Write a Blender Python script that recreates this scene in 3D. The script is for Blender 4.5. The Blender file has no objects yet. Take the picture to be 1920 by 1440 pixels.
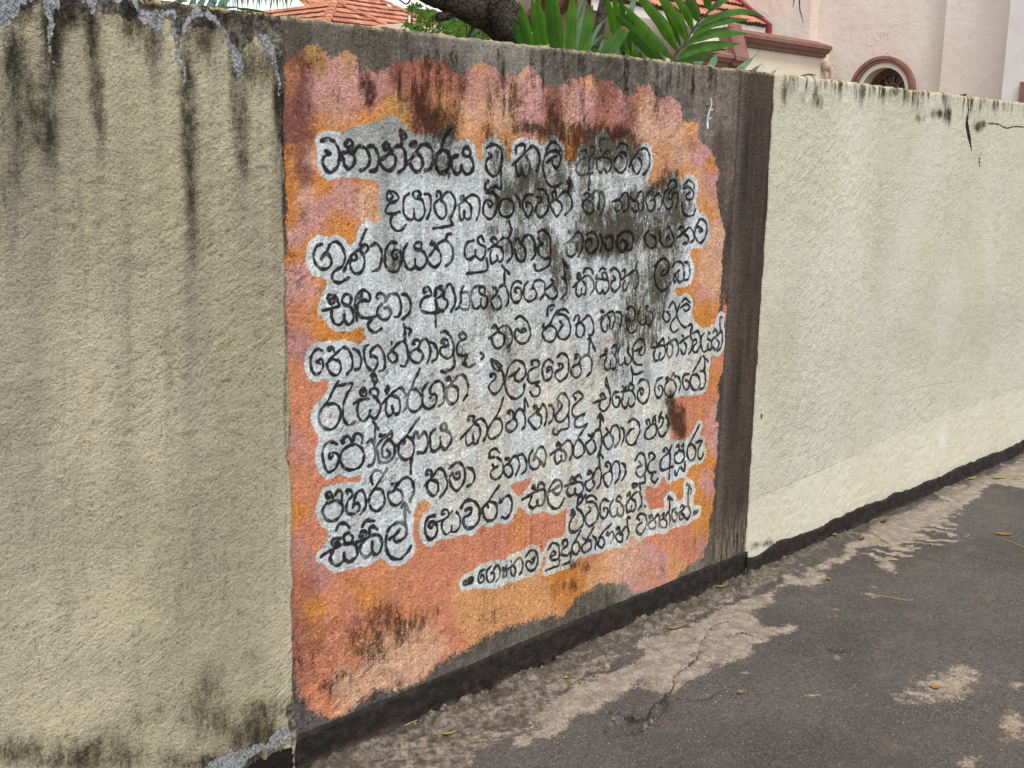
import bpy, bmesh, math, random
import numpy as np
from mathutils import Vector, Matrix

S = bpy.context.scene
COL = S.collection
random.seed(4)
rng = np.random.default_rng(7)

# ------------------------------------------------------------------ camera
F, CX, CY = 2200.0, 960.0, 720.0            # focal length and centre, in pixels of the 1920 x 1440 photograph
_dx = np.array([3100 - CX, -(333 - CY), -F]); _dx /= np.linalg.norm(_dx)
_up = np.array([-(725 - CX), 12000 - CY, F]); _up -= _up.dot(_dx) * _dx; _up /= np.linalg.norm(_up)
ROT = np.array([_dx, np.cross(_up, _dx), _up])
EYE = np.array([0.0, 0.0, 1.6])
WY = 2.337                                   # the lane side of the boundary wall stands at y = WY
cam = bpy.data.cameras.new('camera')
cam.sensor_width = 36.0
cam.lens = F / 1920 * 36.0
cam.clip_start = 0.05
cam.clip_end = 1500
cob = bpy.data.objects.new('camera', cam)
COL.objects.link(cob)
cob.matrix_world = Matrix.Translation(EYE.tolist()) @ Matrix(ROT.tolist()).to_4x4()
S.camera = cob

# ------------------------------------------------------------------ overcast daylight
SUN_EL, SUN_AZ = math.radians(58), math.radians(205)      # azimuth clockwise from +Y
wd = bpy.data.worlds.new('World'); S.world = wd; wd.use_nodes = True
wt = wd.node_tree
bg = wt.nodes['Background']
sk = wt.nodes.new('ShaderNodeTexSky'); sk.sky_type = 'NISHITA'; sk.sun_disc = False
sk.sun_elevation = SUN_EL; sk.sun_rotation = SUN_AZ
sk.air_density = 1.0; sk.dust_density = 1.0; sk.ozone_density = 1.0
hs = wt.nodes.new('ShaderNodeHueSaturation'); hs.inputs['Saturation'].default_value = 0.10
hs.inputs['Value'].default_value = 1.0
wt.links.new(sk.outputs[0], hs.inputs['Color']); wt.links.new(hs.outputs[0], bg.inputs['Color'])
bg.inputs['Strength'].default_value = 0.15
sl = bpy.data.lights.new('sun', 'SUN'); sl.energy = 1.2; sl.angle = math.radians(14); sl.color = (1, .955, .88)
so = bpy.data.objects.new('sun', sl); COL.objects.link(so)
_d = Vector((math.sin(SUN_AZ) * math.cos(SUN_EL), math.cos(SUN_AZ) * math.cos(SUN_EL), math.sin(SUN_EL)))
so.rotation_euler = _d.to_track_quat('Z', 'Y').to_euler()
so.location = (0, -4, 8)
S.view_settings.view_transform = 'Standard'
S.view_settings.look = 'None'
S.view_settings.gamma = 1
S.view_settings.use_curve_mapping = False
S.view_settings.exposure = 0.78
S.cycles.max_bounces = 6

# ------------------------------------------------------------------ measuring helpers
def ray(x, y):
    return ROT @ np.array([x - CX, -(y - CY), -F])
def atY(x, y, Y):
    r = ray(x, y); return Vector(EYE + r * (Y / r[1]))
def atX(x, y, X):
    r = ray(x, y); return Vector(EYE + r * (X / r[0]))
def atZ(x, y, Z=0.0):
    r = ray(x, y); return Vector(EYE + r * ((Z - 1.6) / r[2]))
def proj(P):                                  # P (...,3) -> photo px
    q = (P - EYE) @ ROT
    return CX + F * q[..., 0] / -q[..., 2], CY - F * q[..., 1] / -q[..., 2]

def lin(c):
    c = np.asarray(c, dtype=np.float64) / 255.0
    return np.where(c <= .04045, c / 12.92, ((c + .055) / 1.055) ** 2.4)
def L3(*c):
    return tuple(float(v) for v in lin(c)) + (1.0,)

def vnoise(h, w, sy, sx, seed):
    """smooth value noise, cells sy x sx texels, 0..1"""
    r = np.random.default_rng(seed)
    gh, gw = int(h / sy) + 3, int(w / sx) + 3
    g = r.random((gh, gw)).astype(np.float32)
    y = np.arange(h) / sy; x = np.arange(w) / sx
    yi = y.astype(int); xi = x.astype(int)
    fy = y - yi; fx = x - xi
    fy = (fy * fy * (3 - 2 * fy)).astype(np.float32)[:, None]; fx = (fx * fx * (3 - 2 * fx)).astype(np.float32)[None]
    g0 = g[yi] * (1 - fy) + g[yi + 1] * fy
    return g0[:, xi] * (1 - fx) + g0[:, xi + 1] * fx
def fbm(h, w, sy, sx, seed, octs=4, gain=.5):
    a, t, o = 1.0, 0.0, 0
    for k in range(octs):
        o = o + a * vnoise(h, w, max(sy / 2 ** k, 1), max(sx / 2 ** k, 1), seed + k * 13)
        t += a; a *= gain
    return o / t
def sstep(a, b, x):
    t = np.clip((x - a) / (b - a), 0, 1); return t * t * (3 - 2 * t)
def poly(px, py, pts):
    """even-odd polygon test on arrays, limited to its bounding box"""
    out = np.zeros(px.shape, bool)
    xs = [p[0] for p in pts]; ys = [p[1] for p in pts]
    m = (px > min(xs)) & (px < max(xs)) & (py > min(ys)) & (py < max(ys))
    if not m.any(): return out
    X, Y = px[m], py[m]; ins = np.zeros(X.shape, bool)
    n = len(pts)
    for i in range(n):
        x0, y0 = pts[i]; x1, y1 = pts[(i + 1) % n]
        if y0 == y1: continue
        c = ((y0 > Y) != (y1 > Y)) & (X < (x1 - x0) * (Y - y0) / (y1 - y0) + x0)
        ins ^= c
    out[m] = ins
    return out
def blur(a, n):
    if n < 1: return a
    for ax in (0, 1):
        p = np.pad(a, [(n + 1, n) if k == ax else (0, 0) for k in (0, 1)], mode='edge')
        c = np.cumsum(p, axis=ax, dtype=np.float64)
        a = ((np.take(c, range(2 * n + 1, c.shape[ax]), ax) - np.take(c, range(0, c.shape[ax] - 2 * n - 1), ax)) / (2 * n + 1)).astype(np.float32)
    return a
def catmull(P, step):
    P = np.asarray(P, float)
    if len(P) < 3:
        n = max(2, int(np.linalg.norm(P[1] - P[0]) / step)); t = np.linspace(0, 1, n)[:, None]
        return P[0] * (1 - t) + P[1] * t
    Q = np.vstack([2 * P[0] - P[1], P, 2 * P[-1] - P[-2]]); out = []
    for i in range(1, len(Q) - 2):
        a, b, c, d = Q[i - 1:i + 3]
        n = max(2, int(np.linalg.norm(c - b) / step)); t = np.linspace(0, 1, n, endpoint=False)[:, None]
        out.append(.5 * ((2 * b) + (c - a) * t + (2 * a - 5 * b + 4 * c - d) * t * t + (3 * b - a - 3 * c + d) * t ** 3))
    out.append(P[-1:]); return np.vstack(out)
def splat(px, py, S_):
    """max of elliptical soft blobs (x, y, rx, ry, strength) in photo px"""
    o = np.zeros(px.shape, np.float32)
    for x, y, rx, ry, s in S_:
        m = (np.abs(px - x) < rx * 2.6) & (np.abs(py - y) < ry * 2.6)
        if m.any():
            v = s * np.exp(-(((px[m] - x) / rx) ** 2 + ((py[m] - y) / ry) ** 2) * .75)
            o[m] = o[m] + v - o[m] * v
    return o
def make_image(name, arr, srgb=False):
    h, w = arr.shape[:2]
    im = bpy.data.images.new(name, w, h, alpha=True)
    im.colorspace_settings.name = 'sRGB' if srgb else 'Non-Color'
    im.alpha_mode = 'CHANNEL_PACKED'
    im.pixels.foreach_set(np.ascontiguousarray(np.clip(arr, 0, 1), dtype=np.float32).ravel())
    im.update(); im.pack()
    return im
def to_srgb(a):
    return np.where(a <= .0031308, a * 12.92, 1.055 * np.maximum(a, 1e-6) ** (1 / 2.4) - .055)

# ------------------------------------------------------------------ scene-building helpers
def tag(o, label=None, cat=None, group=None, kind=None):
    if label: o['label'] = label
    if cat: o['category'] = cat
    if group: o['group'] = group
    if kind: o['kind'] = kind
    return o
def empty(name, loc, label, cat, group=None):
    o = bpy.data.objects.new(name, None); COL.objects.link(o)
    o.location = loc; o.empty_display_size = .2
    return tag(o, label, cat, group)
def link(name, me, parent=None, mat=None, smooth=False):
    """link a mesh given in world coordinates; keep it there under its parent"""
    if mat is not None and not me.materials: me.materials.append(mat)
    if smooth: me.polygons.foreach_set('use_smooth', [True] * len(me.polygons))
    o = bpy.data.objects.new(name, me); COL.objects.link(o)
    if parent is not None:
        o.parent = parent
        off = Vector(parent.location); p = parent.parent
        while p is not None:
            off += Vector(p.location); p = p.parent
        o.location = -off
    return o
def mesh(name, V, Fc, mat=None, parent=None, smooth=False):
    me = bpy.data.meshes.new(name); me.from_pydata([tuple(v) for v in V], [], [tuple(f) for f in Fc]); me.validate()
    return link(name, me, parent, mat, smooth)
def gridmesh(name, V, nx, ny, mat=None, parent=None, smooth=True, uv=None, extra=None):
    """V: (ny*nx,3) numpy grid; quads; uv (ny*nx,2); extra = (verts, faces) appended with indices already offset"""
    me = bpy.data.meshes.new(name)
    j, i = np.mgrid[0:ny - 1, 0:nx - 1]
    a = (j * nx + i).ravel()
    q = np.stack([a, a + 1, a + nx + 1, a + nx], 1)
    if extra is not None:
        V = np.vstack([V, extra[0]]); q = np.vstack([q, extra[1]])
    me.vertices.add(len(V)); me.vertices.foreach_set('co', V.astype(np.float32).ravel())
    me.loops.add(len(q) * 4); me.loops.foreach_set('vertex_index', q.ravel().astype(np.int32))
    me.polygons.add(len(q)); me.polygons.foreach_set('loop_start', np.arange(0, len(q) * 4, 4, dtype=np.int32))
    me.polygons.foreach_set('loop_total', np.full(len(q), 4, dtype=np.int32))
    if uv is not None:
        l = me.uv_layers.new(name='UVMap'); l.data.foreach_set('uv', uv(V)[q.ravel()].astype(np.float32).ravel())
    me.update(calc_edges=True)
    if smooth: me.polygons.foreach_set('use_smooth', [True] * len(q))
    return link(name, me, parent, mat)
def box(V, Fc, x0, x1, y0, y1, z0, z1):
    b = len(V)
    V += [(x, y, z) for z in (z0, z1) for y in (y0, y1) for x in (x0, x1)]
    Fc += [(b, b + 2, b + 3, b + 1), (b + 4, b + 5, b + 7, b + 6), (b, b + 1, b + 5, b + 4), (b + 2, b + 6, b + 7, b + 3), (b, b + 4, b + 6, b + 2), (b + 1, b + 3, b + 7, b + 5)]
def tube(pts, rad, seg=8, jit=0.0, rnd=None, cap=True):
    """verts, faces of a tapered tube along points"""
    P = [Vector(p) for p in pts]; V = []; Fc = []
    n0 = None
    for i, p in enumerate(P):
        t = (P[min(i + 1, len(P) - 1)] - P[max(i - 1, 0)]).normalized()
        if n0 is None: n0 = t.orthogonal().normalized()
        n0 = (n0 - n0.dot(t) * t).normalized(); b = t.cross(n0)
        r = rad[i] if hasattr(rad, '__len__') else rad
        for k in range(seg):
            a = 2 * math.pi * k / seg
            rr = r * (1 + (rnd.uniform(-jit, jit) if rnd else 0))
            V.append(p + (n0 * math.cos(a) + b * math.sin(a)) * rr)
    for i in range(len(P) - 1):
        for k in range(seg):
            a, c = i * seg + k, i * seg + (k + 1) % seg
            Fc.append((a, c, c + seg, a + seg))
    if cap:
        Fc.append(tuple(range(seg - 1, -1, -1))); m = (len(P) - 1) * seg; Fc.append(tuple(range(m, m + seg)))
    return V, Fc
def joinlists(parts):
    V = []; Fc = []
    for v, f in parts:
        b = len(V); V += list(v); Fc += [tuple(i + b for i in q) for q in f]
    return V, Fc

# ------------------------------------------------------------------ node helper
class NT:
    def __init__(s, name):
        s.m = bpy.data.materials.new(name); s.m.use_nodes = True; s.t = s.m.node_tree
        s.b = s.t.nodes['Principled BSDF']; s.b.inputs['Roughness'].default_value = .9
        s.b.inputs['Specular IOR Level'].default_value = .25
        s.pos = s.n('ShaderNodeTexCoord').outputs['Object']
    def n(s, ty, **kw):
        o = s.t.nodes.new(ty)
        for k, v in kw.items(): setattr(o, k, v)
        return o
    def put(s, sock, v):
        if isinstance(v, bpy.types.NodeSocket): s.t.links.new(v, sock)
        elif v is not None: sock.default_value = v
    def math(s, op, a, b=None, c=None, clamp=False):
        o = s.n('ShaderNodeMath', operation=op, use_clamp=clamp)
        s.put(o.inputs[0], a); s.put(o.inputs[1], b)
        if c is not None: s.put(o.inputs[2], c)
        return o.outputs[0]
    def vmul(s, v, k):
        o = s.n('ShaderNodeVectorMath', operation='MULTIPLY'); s.put(o.inputs[0], v); o.inputs[1].default_value = k; return o.outputs[0]
    def vadd(s, v, w):
        o = s.n('ShaderNodeVectorMath', operation='ADD'); s.put(o.inputs[0], v); s.put(o.inputs[1], w); return o.outputs[0]
    def noise(s, scale, detail=4, rough=.55, v=None, stretch=None, col=False, dist=0.0):
        o = s.n('ShaderNodeTexNoise'); o.inputs['Scale'].default_value = scale; o.inputs['Detail'].default_value = detail
        o.inputs['Roughness'].default_value = rough; o.inputs['Distortion'].default_value = dist
        v = v or s.pos
        if stretch: v = s.vmul(v, stretch)
        s.put(o.inputs['Vector'], v)
        return o.outputs['Color' if col else 'Fac']
    def vor(s, scale, feature='F1', v=None, stretch=None, out='Distance', rand=1.0):
        o = s.n('ShaderNodeTexVoronoi', feature=feature); o.inputs['Scale'].default_value = scale
        o.inputs['Randomness'].default_value = rand
        v = v or s.pos
        if stretch: v = s.vmul(v, stretch)
        s.put(o.inputs['Vector'], v)
        return o.outputs[out]
    def ramp(s, v, a, b, lo=0.0, hi=1.0, smooth=True):
        o = s.n('ShaderNodeMapRange', interpolation_type='SMOOTHSTEP' if smooth else 'LINEAR')
        s.put(o.inputs[0], v)
        for k, x in zip((1, 2, 3, 4), (a, b, lo, hi)): s.put(o.inputs[k], x)
        return o.outputs[0]
    def mix(s, f, a, b, mode='MIX'):
        o = s.n('ShaderNodeMix', data_type='RGBA', blend_type=mode)
        s.put(o.inputs[0], f); s.put(o.inputs[6], a); s.put(o.inputs[7], b); return o.outputs[2]
    def bump(s, h, dist=.002, strength=1.0, nrm=None):
        o = s.n('ShaderNodeBump'); o.inputs['Distance'].default_value = dist; o.inputs['Strength'].default_value = strength
        s.put(o.inputs['Height'], h); s.put(o.inputs['Normal'], nrm); return o.outputs[0]
    def xyz(s, v=None):
        o = s.n('ShaderNodeSeparateXYZ'); s.put(o.inputs[0], v or s.pos); return o.outputs
    def image(s, im, v, interp='Cubic', ext='EXTEND'):
        o = s.n('ShaderNodeTexImage', image=im, interpolation=interp, extension=ext); s.put(o.inputs[0], v); return o.outputs
    def sep(s, c):
        o = s.n('ShaderNodeSeparateColor'); s.put(o.inputs[0], c); return o.outputs
    def out(s, color=None, rough=None, normal=None, spec=None):
        s.put(s.b.inputs['Base Color'], color); s.put(s.b.inputs['Roughness'], rough); s.put(s.b.inputs['Normal'], normal)
        if spec is not None: s.b.inputs['Specular IOR Level'].default_value = spec
        return s.m
# ---------------------------------------------------------------- hand painted Sinhala text, brush strokes
# (ox, oy, scale, brush width, strokes); stroke = points "x,y x,y ..." measured on enlarged details of the wall
LET = [
(580,230,6,38,"""145,205 220,185 290,225 335,310 340,420 310,510 240,560 180,510 155,440 175,385 235,345
190,320 205,330 215,345
430,215 405,240 425,275 470,270 490,235 475,200 435,195
490,230 470,290 410,335 365,345 385,410 400,480 445,515 500,480 515,400 490,350 440,330
490,350 540,280 600,270 660,320 685,410 655,500 580,540
665,270 730,270 775,350 790,440 755,530 690,550
875,225 840,260 850,300 890,290 905,250 915,330 860,390 805,420 830,500 890,540 950,510 980,430 960,370 925,335 970,280 1030,265 1080,330 1090,420 1075,510 1005,560
1040,265 1040,180 1030,80 1090,150 1075,180
1170,220 1140,250 1180,270 1205,230 1165,210
1100,470 1160,400 1210,320 1260,255 1330,250 1390,320 1395,420 1370,510 1305,540
1215,330 1270,400 1280,480 1240,550 1190,545 1150,480 1140,430
1500,300 1430,370 1425,470 1470,560 1540,550 1590,450 1560,340 1500,300
1490,260 1530,160 1590,75
1670,370 1610,400 1600,490 1650,575 1700,550 1715,480 1730,540 1780,580 1835,540 1845,460 1810,390 1740,370 1730,310 1780,280 1815,330 1800,375"""),
(580,230,6,28,"""880,870 870,810 910,770 970,790 1005,850 960,890 900,910 865,970 870,1020 940,1025 1020,1005
910,790 940,830 900,870 880,860
985,1025 930,1070 920,1140 970,1210 1040,1210 1090,1150
1130,800 1075,840 1060,930 1075,1030 1130,1095 1180,1070 1180,970
1180,1070 1230,1100 1290,1050 1300,950 1270,870 1200,850 1170,800 1220,765 1260,810 1225,830
1300,805 1355,810 1375,880 1365,1000 1330,1080
1440,830 1440,780 1475,785 1480,850 1410,920 1430,1020 1490,1080 1540,1030 1540,930 1500,880
1490,880 1530,800 1590,785 1640,860 1640,960 1590,1080 1610,1150 1500,1175 1400,1190"""),
(880,220,8,42,"""260,460 340,410 430,430 480,500 490,620 480,740 430,850 360,880 290,830 255,740 270,640 330,600
290,540 330,560 330,590
490,620 480,800 475,1060 400,1035 330,1060 260,1100 240,1050 250,990 285,960
830,490 830,420 770,410 710,450 700,540
650,715 760,610 860,510 930,440 1000,460 1050,560 1050,690 1020,800
850,590 900,660 910,760 880,850 830,890 800,830 790,760
800,830 740,870 705,800 700,730
1380,980 1300,1040 1210,1030 1140,920 1110,800 1110,680 1150,570 1230,510 1310,510 1370,590 1360,690 1300,760 1250,700 1245,640
1160,680 1230,620 1310,580
1150,560 1190,420 1260,370 1330,420 1360,490
1490,900 1520,980 1490,1100"""),
(1060,220,6,24,"""250,455 180,465 130,530 120,600 170,650 240,640 315,625
265,450 320,410 330,350 300,330 280,400
180,380 230,370 250,430
330,465 400,450 460,380 490,380 470,420
350,470 360,580 400,625 430,570 460,620 510,560 505,470 420,450
395,360 405,380
385,325 400,250 445,240
575,350 620,295 680,310 700,360
600,400 660,400 690,470 680,560 630,620 570,600 545,530 560,460 600,430 630,450
710,560 770,450 830,370 900,350 940,420 945,530 900,630 870,640
810,450 845,500 840,580 800,640 765,600 745,530
600,930 660,850 700,870 710,950 690,1040 650,1060
520,950 590,930 630,960 625,1030 580,1060 550,1020
730,900 775,940 820,860 860,835 875,900 875,1000 845,1050
780,930 820,970 815,1040 780,1060 750,1020
960,830 920,870 905,950 930,1040 970,1055 1005,990 1000,930 960,940
1005,900 1040,860 1080,900 1080,990 1050,1040
1160,800 1110,860 1105,960 1140,1030 1190,1010 1195,930 1150,910
1190,920 1220,850 1260,860 1270,940 1240,1020
1150,770 1190,710 1240,720 1245,780 1200,800 1160,860
1320,800 1380,785 1435,830 1435,890 1395,930 1350,890 1400,840
1330,770 1380,710 1435,740 1450,800
1310,960 1310,1050 1360,1110 1430,1100 1460,1040"""),
(1060,220,6,30,"""265,440 270,600 277,650 270,720 262,810"""),
(860,340,6,28,"""50,160 20,175 35,205 65,190 50,160
0,270 80,200 150,155 210,170 240,240 230,360 200,430
90,225 140,290 135,390 100,430 70,400 65,340
65,400 35,440 15,400 10,290
310,130 380,130 430,190 430,300 390,400 340,425 285,370 280,290 310,220 360,220 380,260 350,290 330,250
380,110 450,180
540,190 480,220 455,290 470,370 520,400 580,390 615,330 610,240 560,200
640,150 680,210 690,290
830,150 760,160 720,240 730,330 780,400 825,340 820,260 770,240 760,280
890,90 960,100 1010,200 1005,310 950,390 900,395 865,320 890,260 930,225
880,175 925,185 930,225
1060,180 1050,130 1090,115 1095,190 1030,250 1060,330 1110,395 1160,320 1150,250 1100,210
1110,200 1160,130 1220,125 1270,200 1260,300 1200,375
1225,110 1240,50 1220,0
1410,150 1440,130 1470,160 1440,200 1400,230 1395,290 1430,350 1490,360 1520,290 1490,230 1460,230
1510,200 1520,130 1560,110 1580,180 1570,300
1580,130 1620,130 1640,220 1620,320 1590,370
170,665 100,690 70,770 80,850 125,880 180,840 190,780
190,840 240,880 295,830 295,740 240,710 215,650 260,620 290,680
310,870 305,1000 90,1040
390,690 360,660 400,635 430,670 410,720
330,770 430,700 500,640 560,650 600,740 600,840 550,905
420,730 480,750 500,820 480,890 440,900 430,840
430,880 370,920 350,850 370,780
560,640 590,560 570,450 600,540
640,660 670,640 680,690
700,690 750,620 810,610 860,700 860,820 820,885
700,700 750,770 745,870 700,905 650,860 630,770
900,570 960,550 1020,620 1030,730 1020,840 960,870 900,810 890,740 940,710
900,640 920,680 940,705
1020,850 1010,940 920,1000 870,1000 850,940
1240,560 1250,585
1190,710 1280,650 1340,570 1390,620 1390,740 1350,850
1260,670 1310,700 1320,780 1270,850 1220,820 1210,740
1440,600 1500,570 1560,640 1560,740 1490,810 1430,750 1430,680 1480,650 1500,700
1590,600 1620,680 1590,790
1660,640 1720,610 1740,680 1710,770 1660,770 1640,700
1900,560 1830,580 1790,660 1800,750 1850,790 1900,730 1880,670 1830,680
510,1160 510,1000 490,950 500,960 565,1040
1200,1130 1180,960 1170,880 1215,970"""),
(570,410,6,31,"""210,285 150,310 120,400 140,500 200,565 280,555 315,480 285,410 240,390 205,455
215,440 265,370 300,300 360,260 420,300 460,390 465,460 430,540 360,580 320,640 340,700 410,725 470,690 510,665
450,600 500,490 560,400 620,360 670,400 690,490 660,590 600,620 545,590 525,510 540,470
560,400 530,430 560,470 600,450 590,400
625,340 665,220 705,120
640,350 690,290 730,330 700,390
760,310 820,280 870,350 880,450 850,560 780,595
1045,275 980,270 930,340 910,440 930,540 990,600 1060,580 1095,480 1090,380 1040,350 1000,390 1010,450 1050,450 1045,400
1160,285 1130,340 1120,440 1150,540 1200,575 1250,540 1255,460
1250,540 1310,565 1370,500 1370,420 1340,370 1270,350 1240,310 1270,270 1320,280 1320,340 1290,350
1440,255 1425,280 1450,290
1470,270 1475,330 1430,400 1390,450 1420,520 1480,545 1540,490 1540,400 1500,330
1480,330 1530,270 1600,250 1670,320 1680,430 1650,500 1600,530
1600,240 1620,180 1660,170
340,900 320,900 290,930 310,960 350,930 340,870 290,860 270,900
350,860 390,940 400,980 350,1000 220,1035
320,1000 310,1090 350,1180 410,1190 450,1130 455,1080
450,1130 500,1190 560,1140 560,1050 520,990 450,960 430,910 470,850 530,880 520,960 480,980
600,1150 590,1000 575,960 600,870 640,820 700,810 750,870 740,930 680,920 620,950 610,1020 640,1100 720,1120 820,1095
640,820 650,880 620,900
770,1140 730,1180 740,1240 800,1280 870,1240
840,900 830,870 860,840 910,860 920,930 850,990 830,1060 870,1130 940,1130 980,1060 950,1000 910,1010
930,920 970,860 1040,850 1080,920 1090,1020 1060,1100 1020,1105
1100,850 1150,860 1190,940 1180,1050 1110,1130
1380,820 1350,830 1350,790 1400,775 1430,860 1350,890 1310,950 1320,1030 1400,1060 1530,1050
1460,870 1490,780 1480,870 1480,1050 1480,1210
1540,800 1520,780 1550,770 1560,850 1490,910 1500,1000 1560,1040 1610,990 1610,920 1570,880 1600,770 1650,740 1690,840 1700,950 1650,1045"""),
(1060,400,6,25,"""440,270 500,260 530,320 510,400 460,410 440,340
640,220 590,260 570,340 600,420 660,410 680,340 640,290 620,330
680,200 740,220 760,310 740,400 700,420
930,200 890,270 930,380 1000,380 1010,280 950,240
1060,200 1060,300 1100,370 1170,370 1210,300 1190,220 1150,140
1130,300 1150,250 1170,290
1260,180 1300,150 1330,190 1250,280
1250,280 1330,220 1390,160 1440,220 1440,300 1400,330
1330,230 1385,280 1370,330 1320,340
1475,130 1520,65 1575,100 1590,200 1560,300 1510,330 1460,260 1465,160 1510,160 1540,190 1515,210 1510,170
150,700 130,720 150,740 170,700 150,670 130,690
80,830 180,740 250,700 310,760 320,840 280,915
190,760 240,820 220,910 185,900 180,850
185,900 140,935 110,880 120,800
200,670 230,620 290,630 310,680
350,700 345,730 400,740 480,760 480,850 440,905 415,870 385,905 345,850 350,770
420,740 410,680 450,670 470,720
380,650 410,615 450,630
500,640 560,620 610,690 610,800 560,880 510,840 520,770 560,750
530,700 550,730
640,650 670,640 660,720 630,740 720,680 780,640 820,700 820,800 790,850
660,760 640,830 660,870 690,850 720,780
790,620 810,540
1000,600 1050,540 1110,510 1160,560 1160,640 1110,700 1070,680 1110,640
1030,560 1000,680 1020,800 1080,870 1150,840 1180,780
1205,600 1250,545 1310,560 1335,650 1320,750 1270,770 1265,690
1280,640 1240,680 1215,740 1235,780 1245,730 1225,690
1340,550 1380,560 1400,650 1380,740 1345,750"""),
(820,520,6,26,"""300,105 265,170 340,170 365,250 350,350 290,360 250,340 205,360
265,170 260,280 230,345
460,95 400,130 380,220 400,320 430,355 480,320 490,240
480,320 520,350 560,300 550,220 510,200 470,170 480,110 530,120 530,170
620,110 625,125
650,110 660,180 610,240 600,280 640,360 700,350 715,270 680,210 650,200
660,190 700,110 750,90 790,170 795,260 770,320
750,90 760,0
940,60 890,45 840,90 820,180 850,270 900,280 940,220 930,130 890,120 870,150 890,170
1010,50 970,110 965,190 1000,265 1060,260 1105,200 1090,130 1050,130
1060,120 1090,50 1150,30 1200,70 1200,170 1150,250
1270,20 1300,60 1210,150 1240,220 1300,240 1340,180 1310,100
1400,0 1445,60 1440,170 1380,240
640,570 610,560 650,535 680,590
580,690 660,620 720,560 780,545 830,620 830,720 780,790
670,600 740,650 740,740 680,800 630,760 610,680 640,640
870,465 930,435 1000,500 1040,600 1010,710 940,745 880,710 865,630 890,580 910,600 940,620 980,600 965,575 940,590
1190,530 1180,560 1220,560 1270,500 1340,370
1230,430 1240,340 1310,310 1300,350 1270,370
1220,560 1175,620 1200,700 1260,725 1320,690 1330,600 1290,550 1240,540
1345,420 1370,370 1430,360 1470,400
1350,410 1430,430 1480,500 1490,600 1440,690 1380,690 1350,640 1380,570 1410,540
1370,495 1390,515
1530,480 1560,430 1590,440 1580,500 1550,540 1620,490 1690,430 1730,470 1755,570 1740,640 1700,650
1610,510 1645,560 1640,640 1600,675 1560,640 1560,560
485,850 515,880 490,920
600,1120 590,1090 640,1090 640,1140 590,1180 570,1240 620,1310 690,1280 735,1180 730,1070 670,1000 600,920 620,1010 680,1050 710,1000 650,940
800,1120 860,1090 920,1030 870,1100 870,1150 920,1170 980,1110 985,1010 940,950 870,940 800,1010 765,1100 755,1220 800,1330 880,1365 960,1310 980,1210
1060,980 1060,940 1120,935 1140,990 1080,1020 1020,1070 1010,1150 1060,1190 1150,1170 1110,1210 1150,1240 1140,1320 1080,1340 1040,1290
1290,960 1240,920 1190,970 1175,1070 1200,1150 1250,1150 1285,1070 1270,1010 1230,1020 1230,1060 1260,1040
1340,900 1390,855 1450,890 1470,1000 1450,1100 1380,1170 1320,1120 1330,1060 1400,1020 1400,980 1350,970 1370,1000
1560,900 1535,910 1550,870 1590,880 1590,960 1500,1020 1510,1090 1560,1130 1610,1080 1610,1000 1580,970
1590,950 1640,890 1700,880 1735,970 1720,1060 1680,1110
1700,860 1715,680 1690,700 1715,680 1750,770 1775,830"""),
(570,600,6,29,"""210,345 150,330 95,390 80,480 100,580 150,615 205,560 215,480 190,440 150,470 180,490
320,340 290,350 280,320 330,310 350,360
250,500 310,440 390,360 460,310 520,360 550,460 540,550 490,610
330,440 400,470 420,550 380,620 320,610 275,560 265,500
560,325 620,360 650,450 630,540 580,560
730,280 690,320 685,430 710,520 770,570 820,520 820,440 790,410 750,410
750,400 760,340 830,290 880,340 910,440 900,550 850,580
790,580 760,620 780,645 800,610 820,680 800,720
985,255 990,275
1030,290 950,390 960,450 1000,480 1045,450 1040,390 1000,360
1000,340 1060,260 1120,240 1160,330 1165,440 1130,520 1090,515
1135,240 1130,90 1115,50 1150,90 1200,110 1180,170
1240,270 1215,270 1230,230 1280,230 1290,290 1190,380 1200,440 1250,480 1310,460 1330,380 1280,330
1270,320 1320,230 1370,215 1410,300 1415,400 1375,485
1415,250 1460,270 1500,350 1490,430 1440,470
1540,140 1590,130 1650,190 1685,290 1670,390 1610,430 1545,400 1530,330 1570,300 1620,290 1610,230 1560,220 1530,250 1570,260
1680,390 1690,520 1620,570 1570,590 1540,570
1760,210 1740,170 1790,145 1820,200 1750,240 1720,310 1730,380 1780,400 1830,390
1830,400 1810,470 1850,530 1920,500
1800,470 1780,490 1830,520
395,690 330,800 260,930 200,1000 170,1110 200,1190 280,1235 350,1210 405,1120 410,1010 350,945 270,950
370,745 450,730 545,720 480,860 440,1000 450,1120 510,1185 570,1150
670,820 660,790 690,790 700,850 650,850 635,790 680,765
560,940 640,900 730,885
620,920 600,1000 620,1100 660,1140 720,1100 750,1020
745,1080 800,1110 850,1030 850,940 800,870 745,820 770,770 830,790 830,850 790,870
790,770 790,700 770,680
940,780 920,800 940,750 960,790 930,830
875,945 960,860 1040,780 1100,770 1150,860 1160,960 1110,1030
960,850 1050,870 1080,950 1060,1050 1010,1050 990,970
1000,1050 950,1080 920,1010 930,920
1300,550 1240,680 1180,830 1160,930 1190,1010 1250,1030 1320,970 1325,880 1270,790 1210,780
1395,700 1340,770 1330,870 1350,970 1410,1000 1480,940 1490,870 1460,830 1420,870
1430,850 1420,770 1480,690 1550,710 1580,810 1570,920 1520,970
1620,680 1600,670 1630,645 1650,690
1570,790 1650,720 1720,640 1790,620 1840,720 1830,830 1790,900
1650,730 1720,770 1730,870 1680,940 1620,920 1600,820 1640,740"""),
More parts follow.
